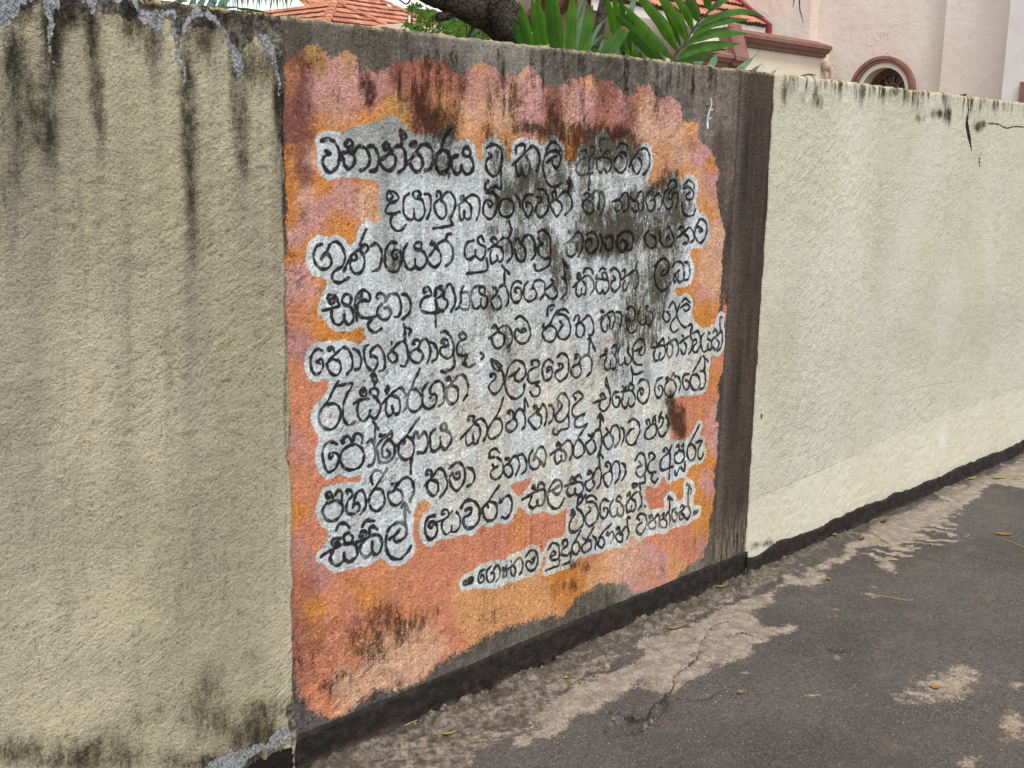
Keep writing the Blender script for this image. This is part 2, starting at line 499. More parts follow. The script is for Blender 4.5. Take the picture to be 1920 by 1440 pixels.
(1080,560,6,24,"""300,130 280,145 310,150
255,240 330,180 400,140 430,200 420,300 400,350
320,200 280,270 290,350 330,370 350,300
345,190 375,250 370,330
440,150 490,160 510,240 490,320
560,120 620,90 665,150 660,220 620,250 570,230
555,180 560,290 600,380 660,370 690,300
730,100 700,170 700,250 750,295 790,260 790,200
790,280 830,300 870,240 860,160 810,140 790,90 820,90
1000,140 980,190 1000,250 1040,260 1060,200 1030,150
1050,100 1090,40 1120,80 1130,190 1080,260 1065,330 1100,380 1150,350
1170,60 1140,170 1170,270 1230,325 1290,290 1310,340 1290,400
1180,100 1240,60 1280,100 1240,140 1210,120
1190,40 1230,0 1280,40
260,655 300,635 345,620
330,560 320,600 350,570 345,620
340,650 320,740 340,800 380,790 385,700
380,780 430,790 450,700 430,640 400,600
400,560 430,520 450,570 430,640
490,540 470,640 490,750 540,720
590,530 580,600 620,680 590,740 550,720 545,660
650,590 700,570 745,545 710,590 700,620 740,635 775,570 760,470 710,455 660,500 635,590 640,690 680,740 730,745
620,970 630,880 620,760 650,850 740,820
850,555 920,540 990,530 1000,610 970,680 935,680 940,620
935,680 890,700 870,640 890,560
900,480 910,510 940,520
930,500 980,450 990,530
1045,440 1050,460
1010,520 1070,480 1120,460 1150,520 1150,610 1125,655
1050,500 1090,540 1085,620 1050,660 1020,600 1030,530
1195,415 1210,425
1170,500 1230,450 1280,420 1310,480 1300,570 1270,620
1210,480 1240,530 1230,610 1200,620 1175,570
1290,430 1290,360 1310,310
1310,390 1370,370 1400,440 1400,530 1350,605 1315,580 1330,530 1360,500 1350,460 1325,470
1440,390 1410,440 1410,530 1440,600 1480,570 1485,510
1480,570 1520,570 1520,480 1480,450 1490,390 1510,390
1545,380 1570,350 1590,400 1530,480 1550,560 1590,570 1610,500 1580,450
1590,420 1640,370 1650,450 1640,540 1600,590
1630,360 1620,230 1640,210
195,1175 260,1150 330,1120
290,1110 270,1090 300,1070 330,1120
270,1160 265,1230 310,1265 370,1200 385,1090 360,970 335,890 330,960 350,1010
480,1050 430,1060 410,1130 420,1200 460,1220 490,1160 480,1110 450,1110
520,980 540,1010 560,990
510,1050 600,1030 650,1080 655,1160 620,1210 580,1190 585,1120
580,1190 545,1230 510,1170 530,1070
580,1020 600,960 640,980 630,1020
680,960 730,910 800,930 820,1030 790,1140 740,1180 690,1130 685,1060 720,1010 750,1040 730,1080 715,1050
970,885 910,920 880,1010 900,1100 940,1110 975,1040 960,980 920,990 935,1030
1030,880 1010,900 1050,900
1080,890 1100,840 1120,890
1060,910 1010,960 1000,1050 1040,1105 1100,1080 1130,1000 1100,920 1050,910
1130,870 1170,900 1180,980 1160,1050
1280,850 1220,860 1205,940 1230,1020 1270,1010 1280,950 1240,920
1415,650 1370,740 1310,860 1290,940 1320,1020 1370,1020 1400,940 1370,860 1320,860
1400,820 1450,820 1460,920 1440,1000 1400,1020
1450,820 1450,680 1440,650 1490,710"""),
(580,780,6,30,"""320,320 240,290 180,330 150,430 170,560 220,630 300,590 330,500 320,430 270,415 225,440 240,480 265,450
400,300 390,260 440,230 480,290 460,330
400,290 385,310 370,280 385,240
500,280 510,220 560,200 600,240 590,310
480,330 400,370 355,450 370,550 440,605 530,600 600,540 620,440 580,350 510,325 460,330
650,300 700,270 735,340 740,450 720,540 670,565
735,340 740,120 720,70 780,150
800,205 815,230 800,225
800,230 860,230 770,330 770,430 800,520 880,520 950,450 960,350 900,260 870,290 820,370 830,460 880,465 910,420 880,390
880,230 920,180 930,230 890,280
960,320 1000,330 1090,230 1150,140 1240,20
1100,230 1160,270 1180,380 1140,470 1060,490 1010,430 1010,340 1040,280 1080,290 1060,320
1180,250 1180,200 1210,190 1230,250
1240,240 1290,180 1330,240 1330,340 1290,410 1220,415
1150,460 1140,540 1140,650
1420,150 1370,200 1360,310 1380,390 1420,395 1470,340 1470,240
1475,330 1520,375 1580,310 1590,220 1550,170 1490,160 1480,110 1520,80 1540,130 1510,160
200,930 190,880 240,860 270,930
190,920 215,900 225,925
290,900 330,840 370,870 370,950
270,965 190,990 150,1060 180,1150 250,1185 330,1150 380,1070 370,990 310,955 250,970
440,880 430,840 480,850 490,900 440,960 420,1040 450,1100 520,1100 570,1050 560,990 510,990 495,1030
510,960 540,870 600,840 640,920 640,1020 580,1110
880,590 820,690 750,800 690,900 680,980 710,1050 770,1070 840,1000 850,910 810,830 750,820
715,770 700,690 740,620 800,620 820,640
925,765 945,765
980,760 960,840 890,870 900,950 940,1000 1010,990 1050,920 1030,850 980,820
970,810 1030,720 1100,690 1160,750 1175,860 1130,960
1340,660 1310,660 1320,615 1370,620 1370,680
1290,790 1370,700 1440,600 1500,610 1540,710 1530,830 1470,910
1360,720 1430,740 1440,830 1400,895 1340,860 1320,780 1360,720
1570,590 1640,530 1710,540 1755,640 1730,760 1660,840 1600,800 1570,710 1610,640 1620,680 1650,710 1690,690 1690,640 1650,650
1780,585 1840,610 1860,690 1830,760 1780,790"""),
(840,690,6,26,"""240,590 220,580 240,540 290,550 280,600
140,790 220,710 300,610 370,570 430,640 435,740 400,820
290,620 350,660 360,760 320,850 290,840 280,740
280,830 230,875 200,830 210,720
615,340 580,460 510,590 450,690 460,780 500,800 580,750 615,660 590,580 530,570
690,510 670,500 700,475 735,510 720,580 660,640 670,700 720,715 775,650 770,590 740,570
740,560 780,480 830,470 870,560 870,650 840,690
860,480 865,350 900,430
970,460 960,430 990,430 1000,490 910,575 940,640 990,690 1030,660
1000,510 1050,550 1045,630
1010,500 1060,410 1100,460 1110,560 1090,640
1130,420 1170,430 1190,510 1170,590 1140,620
1220,350 1260,290 1320,300 1360,400 1350,510 1290,600 1230,600 1210,540 1260,470 1280,420 1240,370 1230,430
1355,540 1355,670 1270,700 1230,750 1185,735 1190,690
1430,350 1410,300 1470,270 1520,320 1480,360 1410,430 1395,500 1430,550 1540,520
1470,550 1430,590 1440,660 1500,665 1570,635
465,1000 480,940 540,910 590,960
465,1010 560,1010 620,1080 620,1180 560,1250 500,1240 480,1180 520,1130 560,1110
500,1090 515,1110
670,1030 650,1020 690,1020 690,1070 640,1110 640,1180 690,1230 735,1180 720,1110 690,1090
690,1080 740,1000 790,1010 810,1100 770,1200
800,980 850,980 885,1060 880,1150 830,1195
960,930 920,990 920,1090 960,1140 1020,1120 1040,1050 1000,1010 970,1040
980,1000 1030,900 1080,900 1110,980 1100,1060 1080,1110 1065,1060
1250,870 1225,870 1240,835 1270,870
1160,975 1250,910 1340,820 1390,850 1400,950 1370,1030
1250,910 1320,950 1330,1020 1290,1050 1275,990
1275,1040 1230,1080 1205,1020 1220,930
1570,630 1500,730 1450,820 1410,910 1420,990 1470,1010 1530,940 1520,860 1480,810 1440,820
1580,755 1600,765
1620,740 1610,800 1550,860 1570,940 1610,970 1660,910 1650,840 1620,800
1620,790 1660,710 1710,700 1730,800 1720,900 1700,980
1710,690 1715,510 1690,560 1715,520 1750,600"""),
(1080,720,6,25,"""340,500 355,520
370,540 310,600 320,680 360,735 410,680 410,610 380,560
380,550 410,480 460,470 490,560 480,650 430,710
500,490 530,520 535,610 510,690
580,430 640,395 700,450 700,560 650,670 590,680 560,610 590,530 640,500
790,450 780,420 810,400 820,450
850,450 880,360 890,440
830,460 780,520 770,590 810,620 870,590 900,510 880,450 840,460
930,430 940,380 980,390 960,460 920,510 930,570 970,590 1020,530 1040,440 1010,360
930,370 960,320
160,1010 135,1010 150,975 185,1010 180,1060 105,1110 120,1180 160,1200 205,1140 190,1080
190,1060 220,970 260,940 280,1020 270,1120 240,1170
265,940 260,770 240,820 262,775 300,830
350,930 330,910 350,880 380,900 380,970 305,1030 320,1110 360,1155 405,1080 400,1000 380,970
390,960 430,880 470,880 490,970 480,1050 440,1110
510,890 545,920 555,1000 510,1085
655,860 700,785 750,790 780,880 775,990 720,1050 670,1000 680,940 730,920
700,870 715,890
770,1030 770,1100 700,1130 640,1170 635,1130
815,830 820,785 860,780 875,830 820,880 800,950 830,1000 895,990
860,1010 840,1070 880,1110 920,1070
1000,760 980,750 1010,720 1040,770 960,840 940,910 970,970 1090,930
1060,790 1055,950 1050,1070
1050,780 1080,690
1130,710 1150,690 1160,740
1190,700 1210,680 1210,730
1160,750 1110,810 1120,880 1170,890 1220,830 1210,760 1150,750
1225,880 1220,980 1170,940 1130,1025 1110,980
1395,470 1330,590 1270,700 1255,790 1290,860 1340,830 1350,740 1310,680 1280,690
1350,660 1420,645 1380,740 1380,830 1410,840 1435,790"""),
(580,920,6,33,"""300,610 290,590 320,580 340,610 300,640 255,600 280,545 350,540
140,740 260,670 380,610 520,590
270,680 240,760 270,830 330,840 390,780 395,710
390,770 450,800 530,740 540,650 510,600
400,590 390,520 440,480 490,520 480,580
310,440 340,380 400,370 460,420
600,510 570,520 590,460 640,470 640,520
520,590 640,540 720,500 790,510 815,600 790,690 740,720 705,680 705,580
705,690 640,750 580,700 580,620 620,560
680,490 680,430 720,405 770,440
600,400 650,340 740,345
900,545 960,500 1020,430
960,500 960,560 1010,570 1080,500 1090,410 1040,360 960,370 890,440 860,560 870,680 930,760 1020,765 1090,700 1135,625
1070,370 1070,150 1040,190 1075,160 1120,240
1410,280 1340,300 1300,380 1300,480 1350,545 1410,520 1440,440 1420,370 1370,350 1340,390 1370,420 1385,390
1705,190 1760,120 1830,110 1900,170 1920,270 1890,370 1820,425 1750,400 1740,310 1810,260 1820,200 1760,220"""),
(580,920,6,22,"""1430,355 1520,320 1600,230
1520,260 1490,270 1500,220 1550,220 1560,290 1500,340 1490,420 1530,490 1590,460 1600,400
1590,460 1650,460 1700,380 1690,290 1650,240"""),
(840,880,6,28,"""370,460 450,370 520,270 580,190
460,360 540,390 555,480 520,560 450,580 400,520 400,440 440,400 460,430
580,380 590,340 610,370
630,330 690,300 725,380 710,490 660,550 610,540
970,220 950,210 970,180 990,240
840,345 930,290 1000,250 1080,230 1100,300 1070,400 1020,410 1010,350
1020,400 960,440 920,400 950,300
1010,230 1030,160 1080,170 1080,230
1150,250 1250,190
1200,220 1190,260 1230,280 1280,220 1270,140 1220,120 1170,170 1130,260 1130,360 1180,435 1250,430 1310,330
1390,120 1370,130 1390,90 1420,110
1320,190 1420,150 1500,150 1520,220 1480,290 1430,270 1425,220
1430,270 1370,300 1340,250 1360,190
1440,150 1440,90 1480,70 1500,100
1390,480 1405,495
1380,510 1400,460 1420,500 1390,550 1360,640 1380,700 1450,690 1520,610 1510,500 1450,430 1480,390 1550,290
1460,380 1470,320 1510,300 1500,360"""),
(840,880,6,24,"""420,1130 370,1150 345,1220 360,1280 400,1260 410,1210 380,1190 375,1220
490,1090 445,1150 445,1240 480,1275 520,1230 520,1170 490,1170
510,1150 560,1080 590,1150 580,1220 550,1260
620,1140 620,1110 640,1140 620,1210 660,1190 655,1090
710,1035 720,1045
670,1130 740,1080 810,1000 850,1060 840,1150 810,1185
740,1080 770,1130 750,1200 715,1170 710,1120
880,990 930,920 990,930 1010,1020 990,1110 930,1145 885,1090 900,1040 930,1040 950,1060 980,990 950,1010
1120,910 1170,835 1230,850 1250,930 1240,1000 1180,1020 1150,980 1180,920 1210,950 1170,980
1250,990 1245,1070 1180,1105 1100,1140
1290,850 1290,810 1330,795 1340,850 1290,900 1280,960 1330,970 1370,940 1370,1030 1280,1080
1490,690 1440,780 1395,860 1395,930 1440,955 1480,890 1460,820 1420,820
1640,650 1600,715 1560,780
1515,770 1530,790
1520,790 1560,800 1510,860 1510,920 1550,935 1600,880 1600,810 1560,790
1620,750 1660,790 1650,890
1840,610 1760,690 1690,770
1700,780 1680,840 1720,880 1755,830 1740,770 1700,770
1780,740 1790,710 1800,740 1840,700 1860,750 1830,830"""),
(840,880,6,60,"""195,1278 262,1250"""),
(1080,860,6,24,"""110,480 130,430 190,420 230,460
110,490 190,490 245,560 240,670 160,760 110,720 110,640 160,590
140,545 160,560
370,480 310,460 275,530 270,630 310,675 350,620 350,560 310,560 320,590
420,460 380,520 380,610 410,655 455,620 460,560
455,630 510,640 530,570 490,490 450,470 480,420 510,450
590,410 570,420 600,380 610,430
550,530 620,440 690,370 730,430 730,510 690,580
610,450 660,480 660,560 620,590 620,530
615,580 570,600 560,530
640,330 630,290 700,290 720,350
765,532 773,538
470,800 450,790 480,775 490,820 445,870 470,930 510,930 520,860 490,850
500,840 560,760 590,830 570,900
580,760 570,650 600,670
670,670 720,620 780,650 790,740 750,830 710,850 670,790 700,740 740,720
690,675 705,690
830,680 820,650 850,640 860,690 810,740 840,790 890,770 890,710
870,690 920,630 940,700 930,770
960,650 990,620 980,670 940,710 960,770 1010,770 1020,710 990,680
1000,670 1040,600 1060,680 1050,740
1050,600 1050,430 1030,465 1052,435 1080,465
1130,560 1090,590 1085,670 1120,710 1150,640 1120,600
1180,550 1200,530 1220,560 1150,620
1170,600 1220,650 1180,690 1165,630
1220,660 1260,680 1290,620 1270,540 1220,550
1265,540 1265,300 1250,300 1265,300 1300,360 1290,390"""),
(1080,860,6,40,"""1335,612 1372,598"""),
]
# ================================================================== the painted text panel (albedo of the print, made here)
MU0, MU1, MZ0, MZ1, MT = 1.60, 3.86, -0.02, 1.93, 0.00125
mw, mh = int((MU1 - MU0) / MT), int((MZ1 - MZ0) / MT)
U, Z = np.meshgrid((MU0 + (np.arange(mw) + .5) * MT), (MZ0 + (np.arange(mh) + .5) * MT))
PX, PY = proj(np.stack([U, np.full_like(U, WY), Z], -1))
PX = PX.astype(np.float32); PY = PY.astype(np.float32)
nA, nB = fbm(mh, mw, 22, 22, 1, 4), fbm(mh, mw, 22, 22, 2, 4)      # edge wobble
nC, nD = fbm(mh, mw, 90, 60, 3, 4), fbm(mh, mw, 90, 60, 4, 4)
nV = fbm(mh, mw, 160, 9, 5, 3)                                       # vertical brush streaks
nF = fbm(mh, mw, 7, 7, 6, 3)
WX = PX + (nA - .5) * 14; WYY = PY + (nB - .5) * 14                 # warped photo px

OUTER = [(542,112),(560,96),(580,86),(598,88),(610,93),(622,117),(637,102),(652,98),(667,100),(675,140),(690,128),(705,135),(725,130),(740,118),(755,120),(777,110),(805,110),(835,117),(842,130),(870,140),(885,124),(905,117),(930,127),(937,142),(955,138),(973,140),(981,124),(998,124),(1015,146),(1024,163),(1045,165),(1066,160),(1071,149),(1090,146),(1108,138),(1116,160),(1122,152),(1145,152),(1164,169),(1170,180),(1192,180),(1195,159),(1212,162),(1235,183),(1265,183),(1274,202),(1278,233),(1290,228),(1305,231),(1310,262),(1336,292),(1347,323),(1344,366),(1350,417),(1358,442),(1357,458),(1352,517),(1357,550),(1360,570),(1368,575),(1378,595),(1380,620),(1378,645),(1367,677),(1353,702),(1347,727),(1345,793),(1345,812),(1343,862),(1338,887),(1338,960),(1330,973),(1332,1005),(1320,1043),(1288,1063),(1262,1085),(1243,1100),(1215,1108),(1187,1117),(1180,1100),(1162,1092),(1125,1096),(1083,1112),(1058,1154),(1000,1162),(942,1179),(900,1200),(875,1216),(825,1242),(792,1271),(746,1292),(704,1292),(675,1308),(658,1333),(640,1343),(621,1346),(600,1340),(583,1329),(566,1310),(554,1287),(550,1250),(542,1125),(540,1000),(543,800),(541,700),(540,600),(537,480),(540,380),(537,300),(533,215),(538,140)]
NOTCH = [(1352,520),(1357,560),(1360,600),(1358,650),(1345,668),(1349,640),(1343,600),(1348,560)]
paint = poly(WX, WYY, OUTER)
paint &= ~(poly(WX, WYY, NOTCH) & (nF > .45))
# frayed edge: dry brush at the top and sides, fading wash along the bottom
nE = fbm(mh, mw, 14, 4, 91, 3); nG = fbm(mh, mw, 5, 5, 92, 2)
pb1 = blur(blur(paint.astype(np.float32), 7), 5); pb2 = blur(blur(paint.astype(np.float32), 22), 14)
lowz = sstep(1020, 1140, PY)
pm_ = pb1 * (1 - lowz) + pb2 * lowz
paintf = sstep(.30, .62, pm_ + (nE - .5) * .7 * (1 - lowz) + (nG - .5) * .6 + (nA - .5) * .3 * lowz)
del pb1, pb2, pm_

INNER = [(712,337),(890,337),(1060,330),(1210,345),(1262,372),(1300,400),(1302,460),(1277,487),(1262,540),(1300,600),(1330,640),(1318,690),(1250,742),(1258,800),(1250,868),(1205,905),(1203,945),(1090,965),(1082,935),(1020,940),(1022,895),(1040,885),(1015,880),(990,893),(950,908),(946,940),(925,960),(900,975),(865,985),(845,962),(812,935),(790,932),(772,945),(768,1000),(700,1010),(640,1000),(640,970),(640,915),(684,905),(681,882),(640,850),(640,800),(625,740),(680,700),(699,640),(688,606),(640,575),(655,530),(685,500),(665,465),(685,440),(690,412),(716,428)]
def lscale(x, y):
    a = np.array(atY(x, y - 2, WY)); b = np.array(atY(x, y + 2, WY)); return np.linalg.norm(a - b) / 4
SD = np.full((mh, mw), 1.0, np.float32)
STK = rng.random(20000)
for ox, oy, sc, bw, txt in LET:
    for line in txt.split('\n'):
        pts = [tuple(map(float, p.split(','))) for p in line.split()]
        if len(pts) < 2: continue
        C = catmull([(ox + x / sc, oy + y / sc) for x, y in pts], .9)
        k = lscale(*C[len(C) // 2])
        r0 = bw / sc * .5 * k * 1.34
        for i, (x, y) in enumerate(C):
            p = atY(x, y, WY)
            r = r0 * (1 + .16 * math.sin(i * .31 + bw) + .12 * math.sin(i * .13))
            cu, cz = (p.x - MU0) / MT, (p.z - MZ0) / MT
            R = 18
            x0, x1 = max(0, int(cu) - R), min(mw, int(cu) + R + 1); y0, y1 = max(0, int(cz) - R), min(mh, int(cz) + R + 1)
            if x0 >= x1 or y0 >= y1: continue
            yy, xx = np.ogrid[y0:y1, x0:x1]
            d = np.sqrt((xx + .5 - cu) ** 2 + (yy + .5 - cz) ** 2).astype(np.float32) * MT - r
            np.minimum(SD[y0:y1, x0:x1], d, out=SD[y0:y1, x0:x1])
halo = poly(WX, WYY, INNER) | (SD < .0125 + (nA - .5) * .012 + (nC - .5) * .018)
halo |= poly(WX, WYY, [(615,330),(700,330),(1215,300),(1215,350),(716,350),(716,335),(640,322)]) & (PX > 700)
halo |= poly(WX, WYY, [(652,240),(700,236),(742,214),(748,250),(765,262),(800,252),(848,262),(880,270),(893,335),(700,335),(660,300)])
halo = blur(halo.astype(np.float32), 13) > .40 - .25 * (SD < .013)
letter = 1 - sstep(-.0016, .0016, SD + (nF - .5) * .0016)

# paint colours by patches
PCOL = dict(O=(200,130,62), o=(204,148,100), P=(194,144,136), L=(204,160,134), S=(198,128,98), D=(124,76,66), R=(166,104,84), Y=(176,134,78), V=(180,128,120))
PATCH = """545,150,R,12 562,140,D,20 560,200,D,20 566,260,D,18 570,320,D,15 545,290,O,9 548,340,O,12 548,400,O,14 548,480,O,14 566,400,D,8 590,390,P,20 590,96,Y,12 603,112,Y,10 650,110,Y,14 620,160,P,25 660,170,P,25 640,190,P,25 592,175,P,18 625,208,Y,20 650,225,O,16 600,240,O,15 585,290,L,14 690,150,D,10 700,190,V,15 715,150,V,12 745,135,D,12 740,200,Y,15 720,230,O,18 690,225,O,16 760,160,R,15 790,160,R,20 810,120,R,15 800,200,R,15 830,200,o,15 840,160,R,18 860,140,D,10 850,220,o,15 870,255,o,15 890,160,V,15 905,130,o,8 920,150,V,15 900,200,L,18 930,200,L,15 895,240,o,12 915,235,O,10 940,165,D,8 985,128,L,8 985,165,P,25 960,205,L,15 1000,200,P,15 960,250,o,12 1020,250,o,12 1040,180,D,16 1035,215,R,15 1075,170,V,15 1070,210,L,14 1075,270,O,14 1100,150,o,10 1100,200,P,18 1135,170,D,15 1140,205,R,16 1165,190,V,12 1180,200,D,11 1200,165,R,10 1215,180,V,12 1210,215,L,16 1250,200,P,20 1240,240,L,20 1270,270,L,16 1230,290,o,16 1290,240,o,12 1295,265,R,8 1320,300,P,13 1340,315,O,12 1330,350,P,12 1305,330,o,14 1322,380,o,14 1338,370,P,9 1315,410,O,14 1337,440,L,12 1290,480,O,20 1320,500,L,14 1335,530,L,12 1320,550,P,14 1300,540,O,14 1330,580,O,15 1310,590,O,14 1365,590,S,12 1370,640,S,12 1360,670,S,12 1345,690,S,12 1325,740,S,15 1335,720,O,12 1310,780,S,16 1335,785,P,9 1342,830,P,8 1322,860,O,12 1290,880,O,14 1322,910,P,10 1300,920,O,12 1250,930,S,20 1272,905,O,12 1330,940,O,10 1325,985,O,12 1250,990,S,16 1220,960,S,16 1290,1020,S,16 1320,1030,V,10 1270,1050,o,14 1230,1050,P,14 1210,1070,V,12 1190,1060,L,14 560,430,P,16 600,400,P,25 650,380,P,22 690,385,L,16 625,430,O,20 680,350,O,16 600,345,O,15 570,350,L,12 590,460,O,20 645,440,O,20 560,520,P,18 590,550,P,16 610,535,O,14 645,525,O,14 600,600,O,22 570,600,S,16 560,650,V,16 650,625,O,25 680,620,O,14 565,720,S,20 590,740,S,20 600,800,S,25 560,850,V,14 580,900,S,25 640,860,S,25 640,905,S,20 558,960,O,12 600,1000,S,22 620,960,S,20 600,1080,V,16 560,1040,V,12 640,1080,S,28 700,1060,S,20 690,1110,O,16 662,1110,O,12 720,1090,S,18 745,1045,S,18 780,955,o,18 800,1000,S,20 850,1040,S,25 900,1000,S,20 950,990,S,22 1000,985,S,18 975,1000,O,13 1030,965,S,18 1010,900,S,18 980,930,S,18 565,1100,R,18 590,1145,O,15 560,1180,R,15 650,1160,S,30 610,1180,R,20 620,1230,S,20 570,1250,R,15 650,1230,S,20 600,1290,S,16 645,1285,L,16 700,1230,L,20 740,1265,L,14 770,1210,L,18 740,1140,S,20 820,1150,S,20 800,1190,L,16 880,1130,o,20 930,1140,o,18 1000,1130,o,20 1060,1090,O,15 1130,1070,o,16 1090,1040,S,15 1190,1100,P,14 1150,1070,L,14"""
wsum = np.zeros((mh, mw), np.float32); csum = np.zeros((mh, mw, 3), np.float32)
WX2 = PX + (nC - .5) * 22 + (nA - .5) * 12 + (nF - .5) * 16; WY2 = PY + (nD - .5) * 60 + (nB - .5) * 20 + (nG - .5) * 24
base_p = np.array(lin(PCOL['S']), np.float32)
wsum += 1e-4; csum += base_p * 1e-4
for it in PATCH.split():
    x, y, c, r = it.split(','); x = float(x); y = float(y); r = float(r)
    rx, ry = r * 1.0, r * (1.9 if y < 262 else 1.25)
    x0, x1, y0, y1 = x - 4 * rx, x + 4 * rx, y - 4 * ry, y + 4 * ry
    m = (WX2 > x0) & (WX2 < x1) & (WY2 > y0) & (WY2 < y1)
    w = np.exp(-((WX2[m] - x) / rx) ** 2 - ((WY2[m] - y) / ry) ** 2)
    wsum[m] += w; csum[m] += w[:, None] * np.array(lin(PCOL[c]), np.float32)
pc = csum / wsum[..., None]
pc *= (1 + (nV - .5) * .30 + (nC - .5) * .25)[..., None]
yel = sstep(.55, .75, fbm(mh, mw, 120, 70, 31, 4))[..., None]
pc = pc * (1 - .3 * yel) + np.array(lin((205, 140, 70)), np.float32) * .3 * yel

# bare cement round the paint
BS = [(600,40,(96,90,82)),(560,70,(78,72,64)),(700,80,(84,77,68)),(820,90,(104,99,92)),(960,110,(118,114,107)),(1060,120,(88,82,75)),(1150,130,(84,78,72)),(1250,150,(100,95,88)),(1310,170,(98,90,83)),(1340,220,(112,100,95)),(1350,300,(92,80,74)),(1358,400,(76,66,60)),(1365,520,(70,60,54)),(530,300,(72,66,60)),(530,700,(70,66,62)),(540,1200,(60,56,52)),(560,1340,(84,80,76)),(650,1350,(78,73,69)),(800,1290,(84,79,73)),(1000,1200,(86,81,74)),(1120,1130,(82,76,68)),(1200,1120,(120,114,104)),(1300,1080,(112,104,94)),(1350,1040,(88,76,64)),(1345,900,(76,66,60)),(1350,750,(72,62,56))]
ws = np.zeros((mh, mw), np.float32); bc = np.zeros((mh, mw, 3), np.float32)
for x, y, c in BS:
    w = 1 / (((WX2 - x) ** 2 + ((WY2 - y) * .6) ** 2) / 1600 + .15) ** 2
    ws += w; bc += w[..., None] * np.array(lin(c), np.float32)
bc /= ws[..., None]
bc *= 1.24 * (1 + (nV - .5) * .7 + (nF - .5) * .45 + (nC - .5) * 1.1)[..., None]
# pale ground under the letters: blue-grey white, warmer towards the bottom, worn to grey in places
hc = np.array(lin((198, 206, 208)), np.float32) * np.ones((mh, mw, 1), np.float32)
warm = (sstep(480, 800, WY2) * sstep(760, 900, WX2) * sstep(.3, .6, nD))[..., None]
hc = hc * (1 - .8 * warm) + np.array(lin((203, 199, 184)), np.float32) * .8 * warm
top = (np.clip(1 - (PY - 235) / 120, 0, 1) * sstep(900, 850, PX) * sstep(620, 650, PX))[..., None]
hc = hc * (1 - .75 * top) + np.array(lin((122, 124, 120)), np.float32) * .75 * top
colgrey = (np.exp(-((PX - 722) / 16) ** 2) * sstep(500, 420, PY) + .6 * np.exp(-((PX - 640 - 0) / 14) ** 2) * 0)[..., None]
hc = hc * (1 - .6 * colgrey) + np.array(lin((118, 120, 116)), np.float32) * .6 * colgrey
greyp = (sstep(.54, .72, fbm(mh, mw, 90, 28, 41, 4)) * .40)[..., None]
hc = hc * (1 - greyp) + np.array(lin((150, 152, 148)), np.float32) * greyp
hc *= (1 + (nV - .5) * .45 + (nF - .5) * .16 + (nC - .5) * .4)[..., None]

img = bc + (pc - bc) * paintf[..., None]
hw = sstep(.32, .60, blur(blur(halo.astype(np.float32), 3), 3) + (nE - .5) * .45 + (nG - .5) * .45 + .3 * (SD < .006)) * (paint | (PX < 1362))
hw *= 1 - .25 * sstep(.6, .8, nF)
img = img * (1 - hw[..., None]) + hc * hw[..., None]
# worn flecks through the orange
pale = (sstep(.60, .72, fbm(mh, mw, 5, 5, 67, 2)) * .35 * paint)[..., None]
img = img * (1 + pale * .9)
fl = (sstep(.66, .74, fbm(mh, mw, 9, 7, 61, 3)) * .5 * paint)[..., None]
img = img * (1 - fl) + img * .62 * fl
lo = letter * np.clip(.99 - .35 * sstep(.66, .84, nF) - .22 * sstep(.6, .8, nC), 0, 1)
ink = np.array(lin((26, 28, 35)), np.float32) * (1 + (nF - .5) * .8)[..., None]
img = img * (1 - lo[..., None]) + ink * lo[..., None]
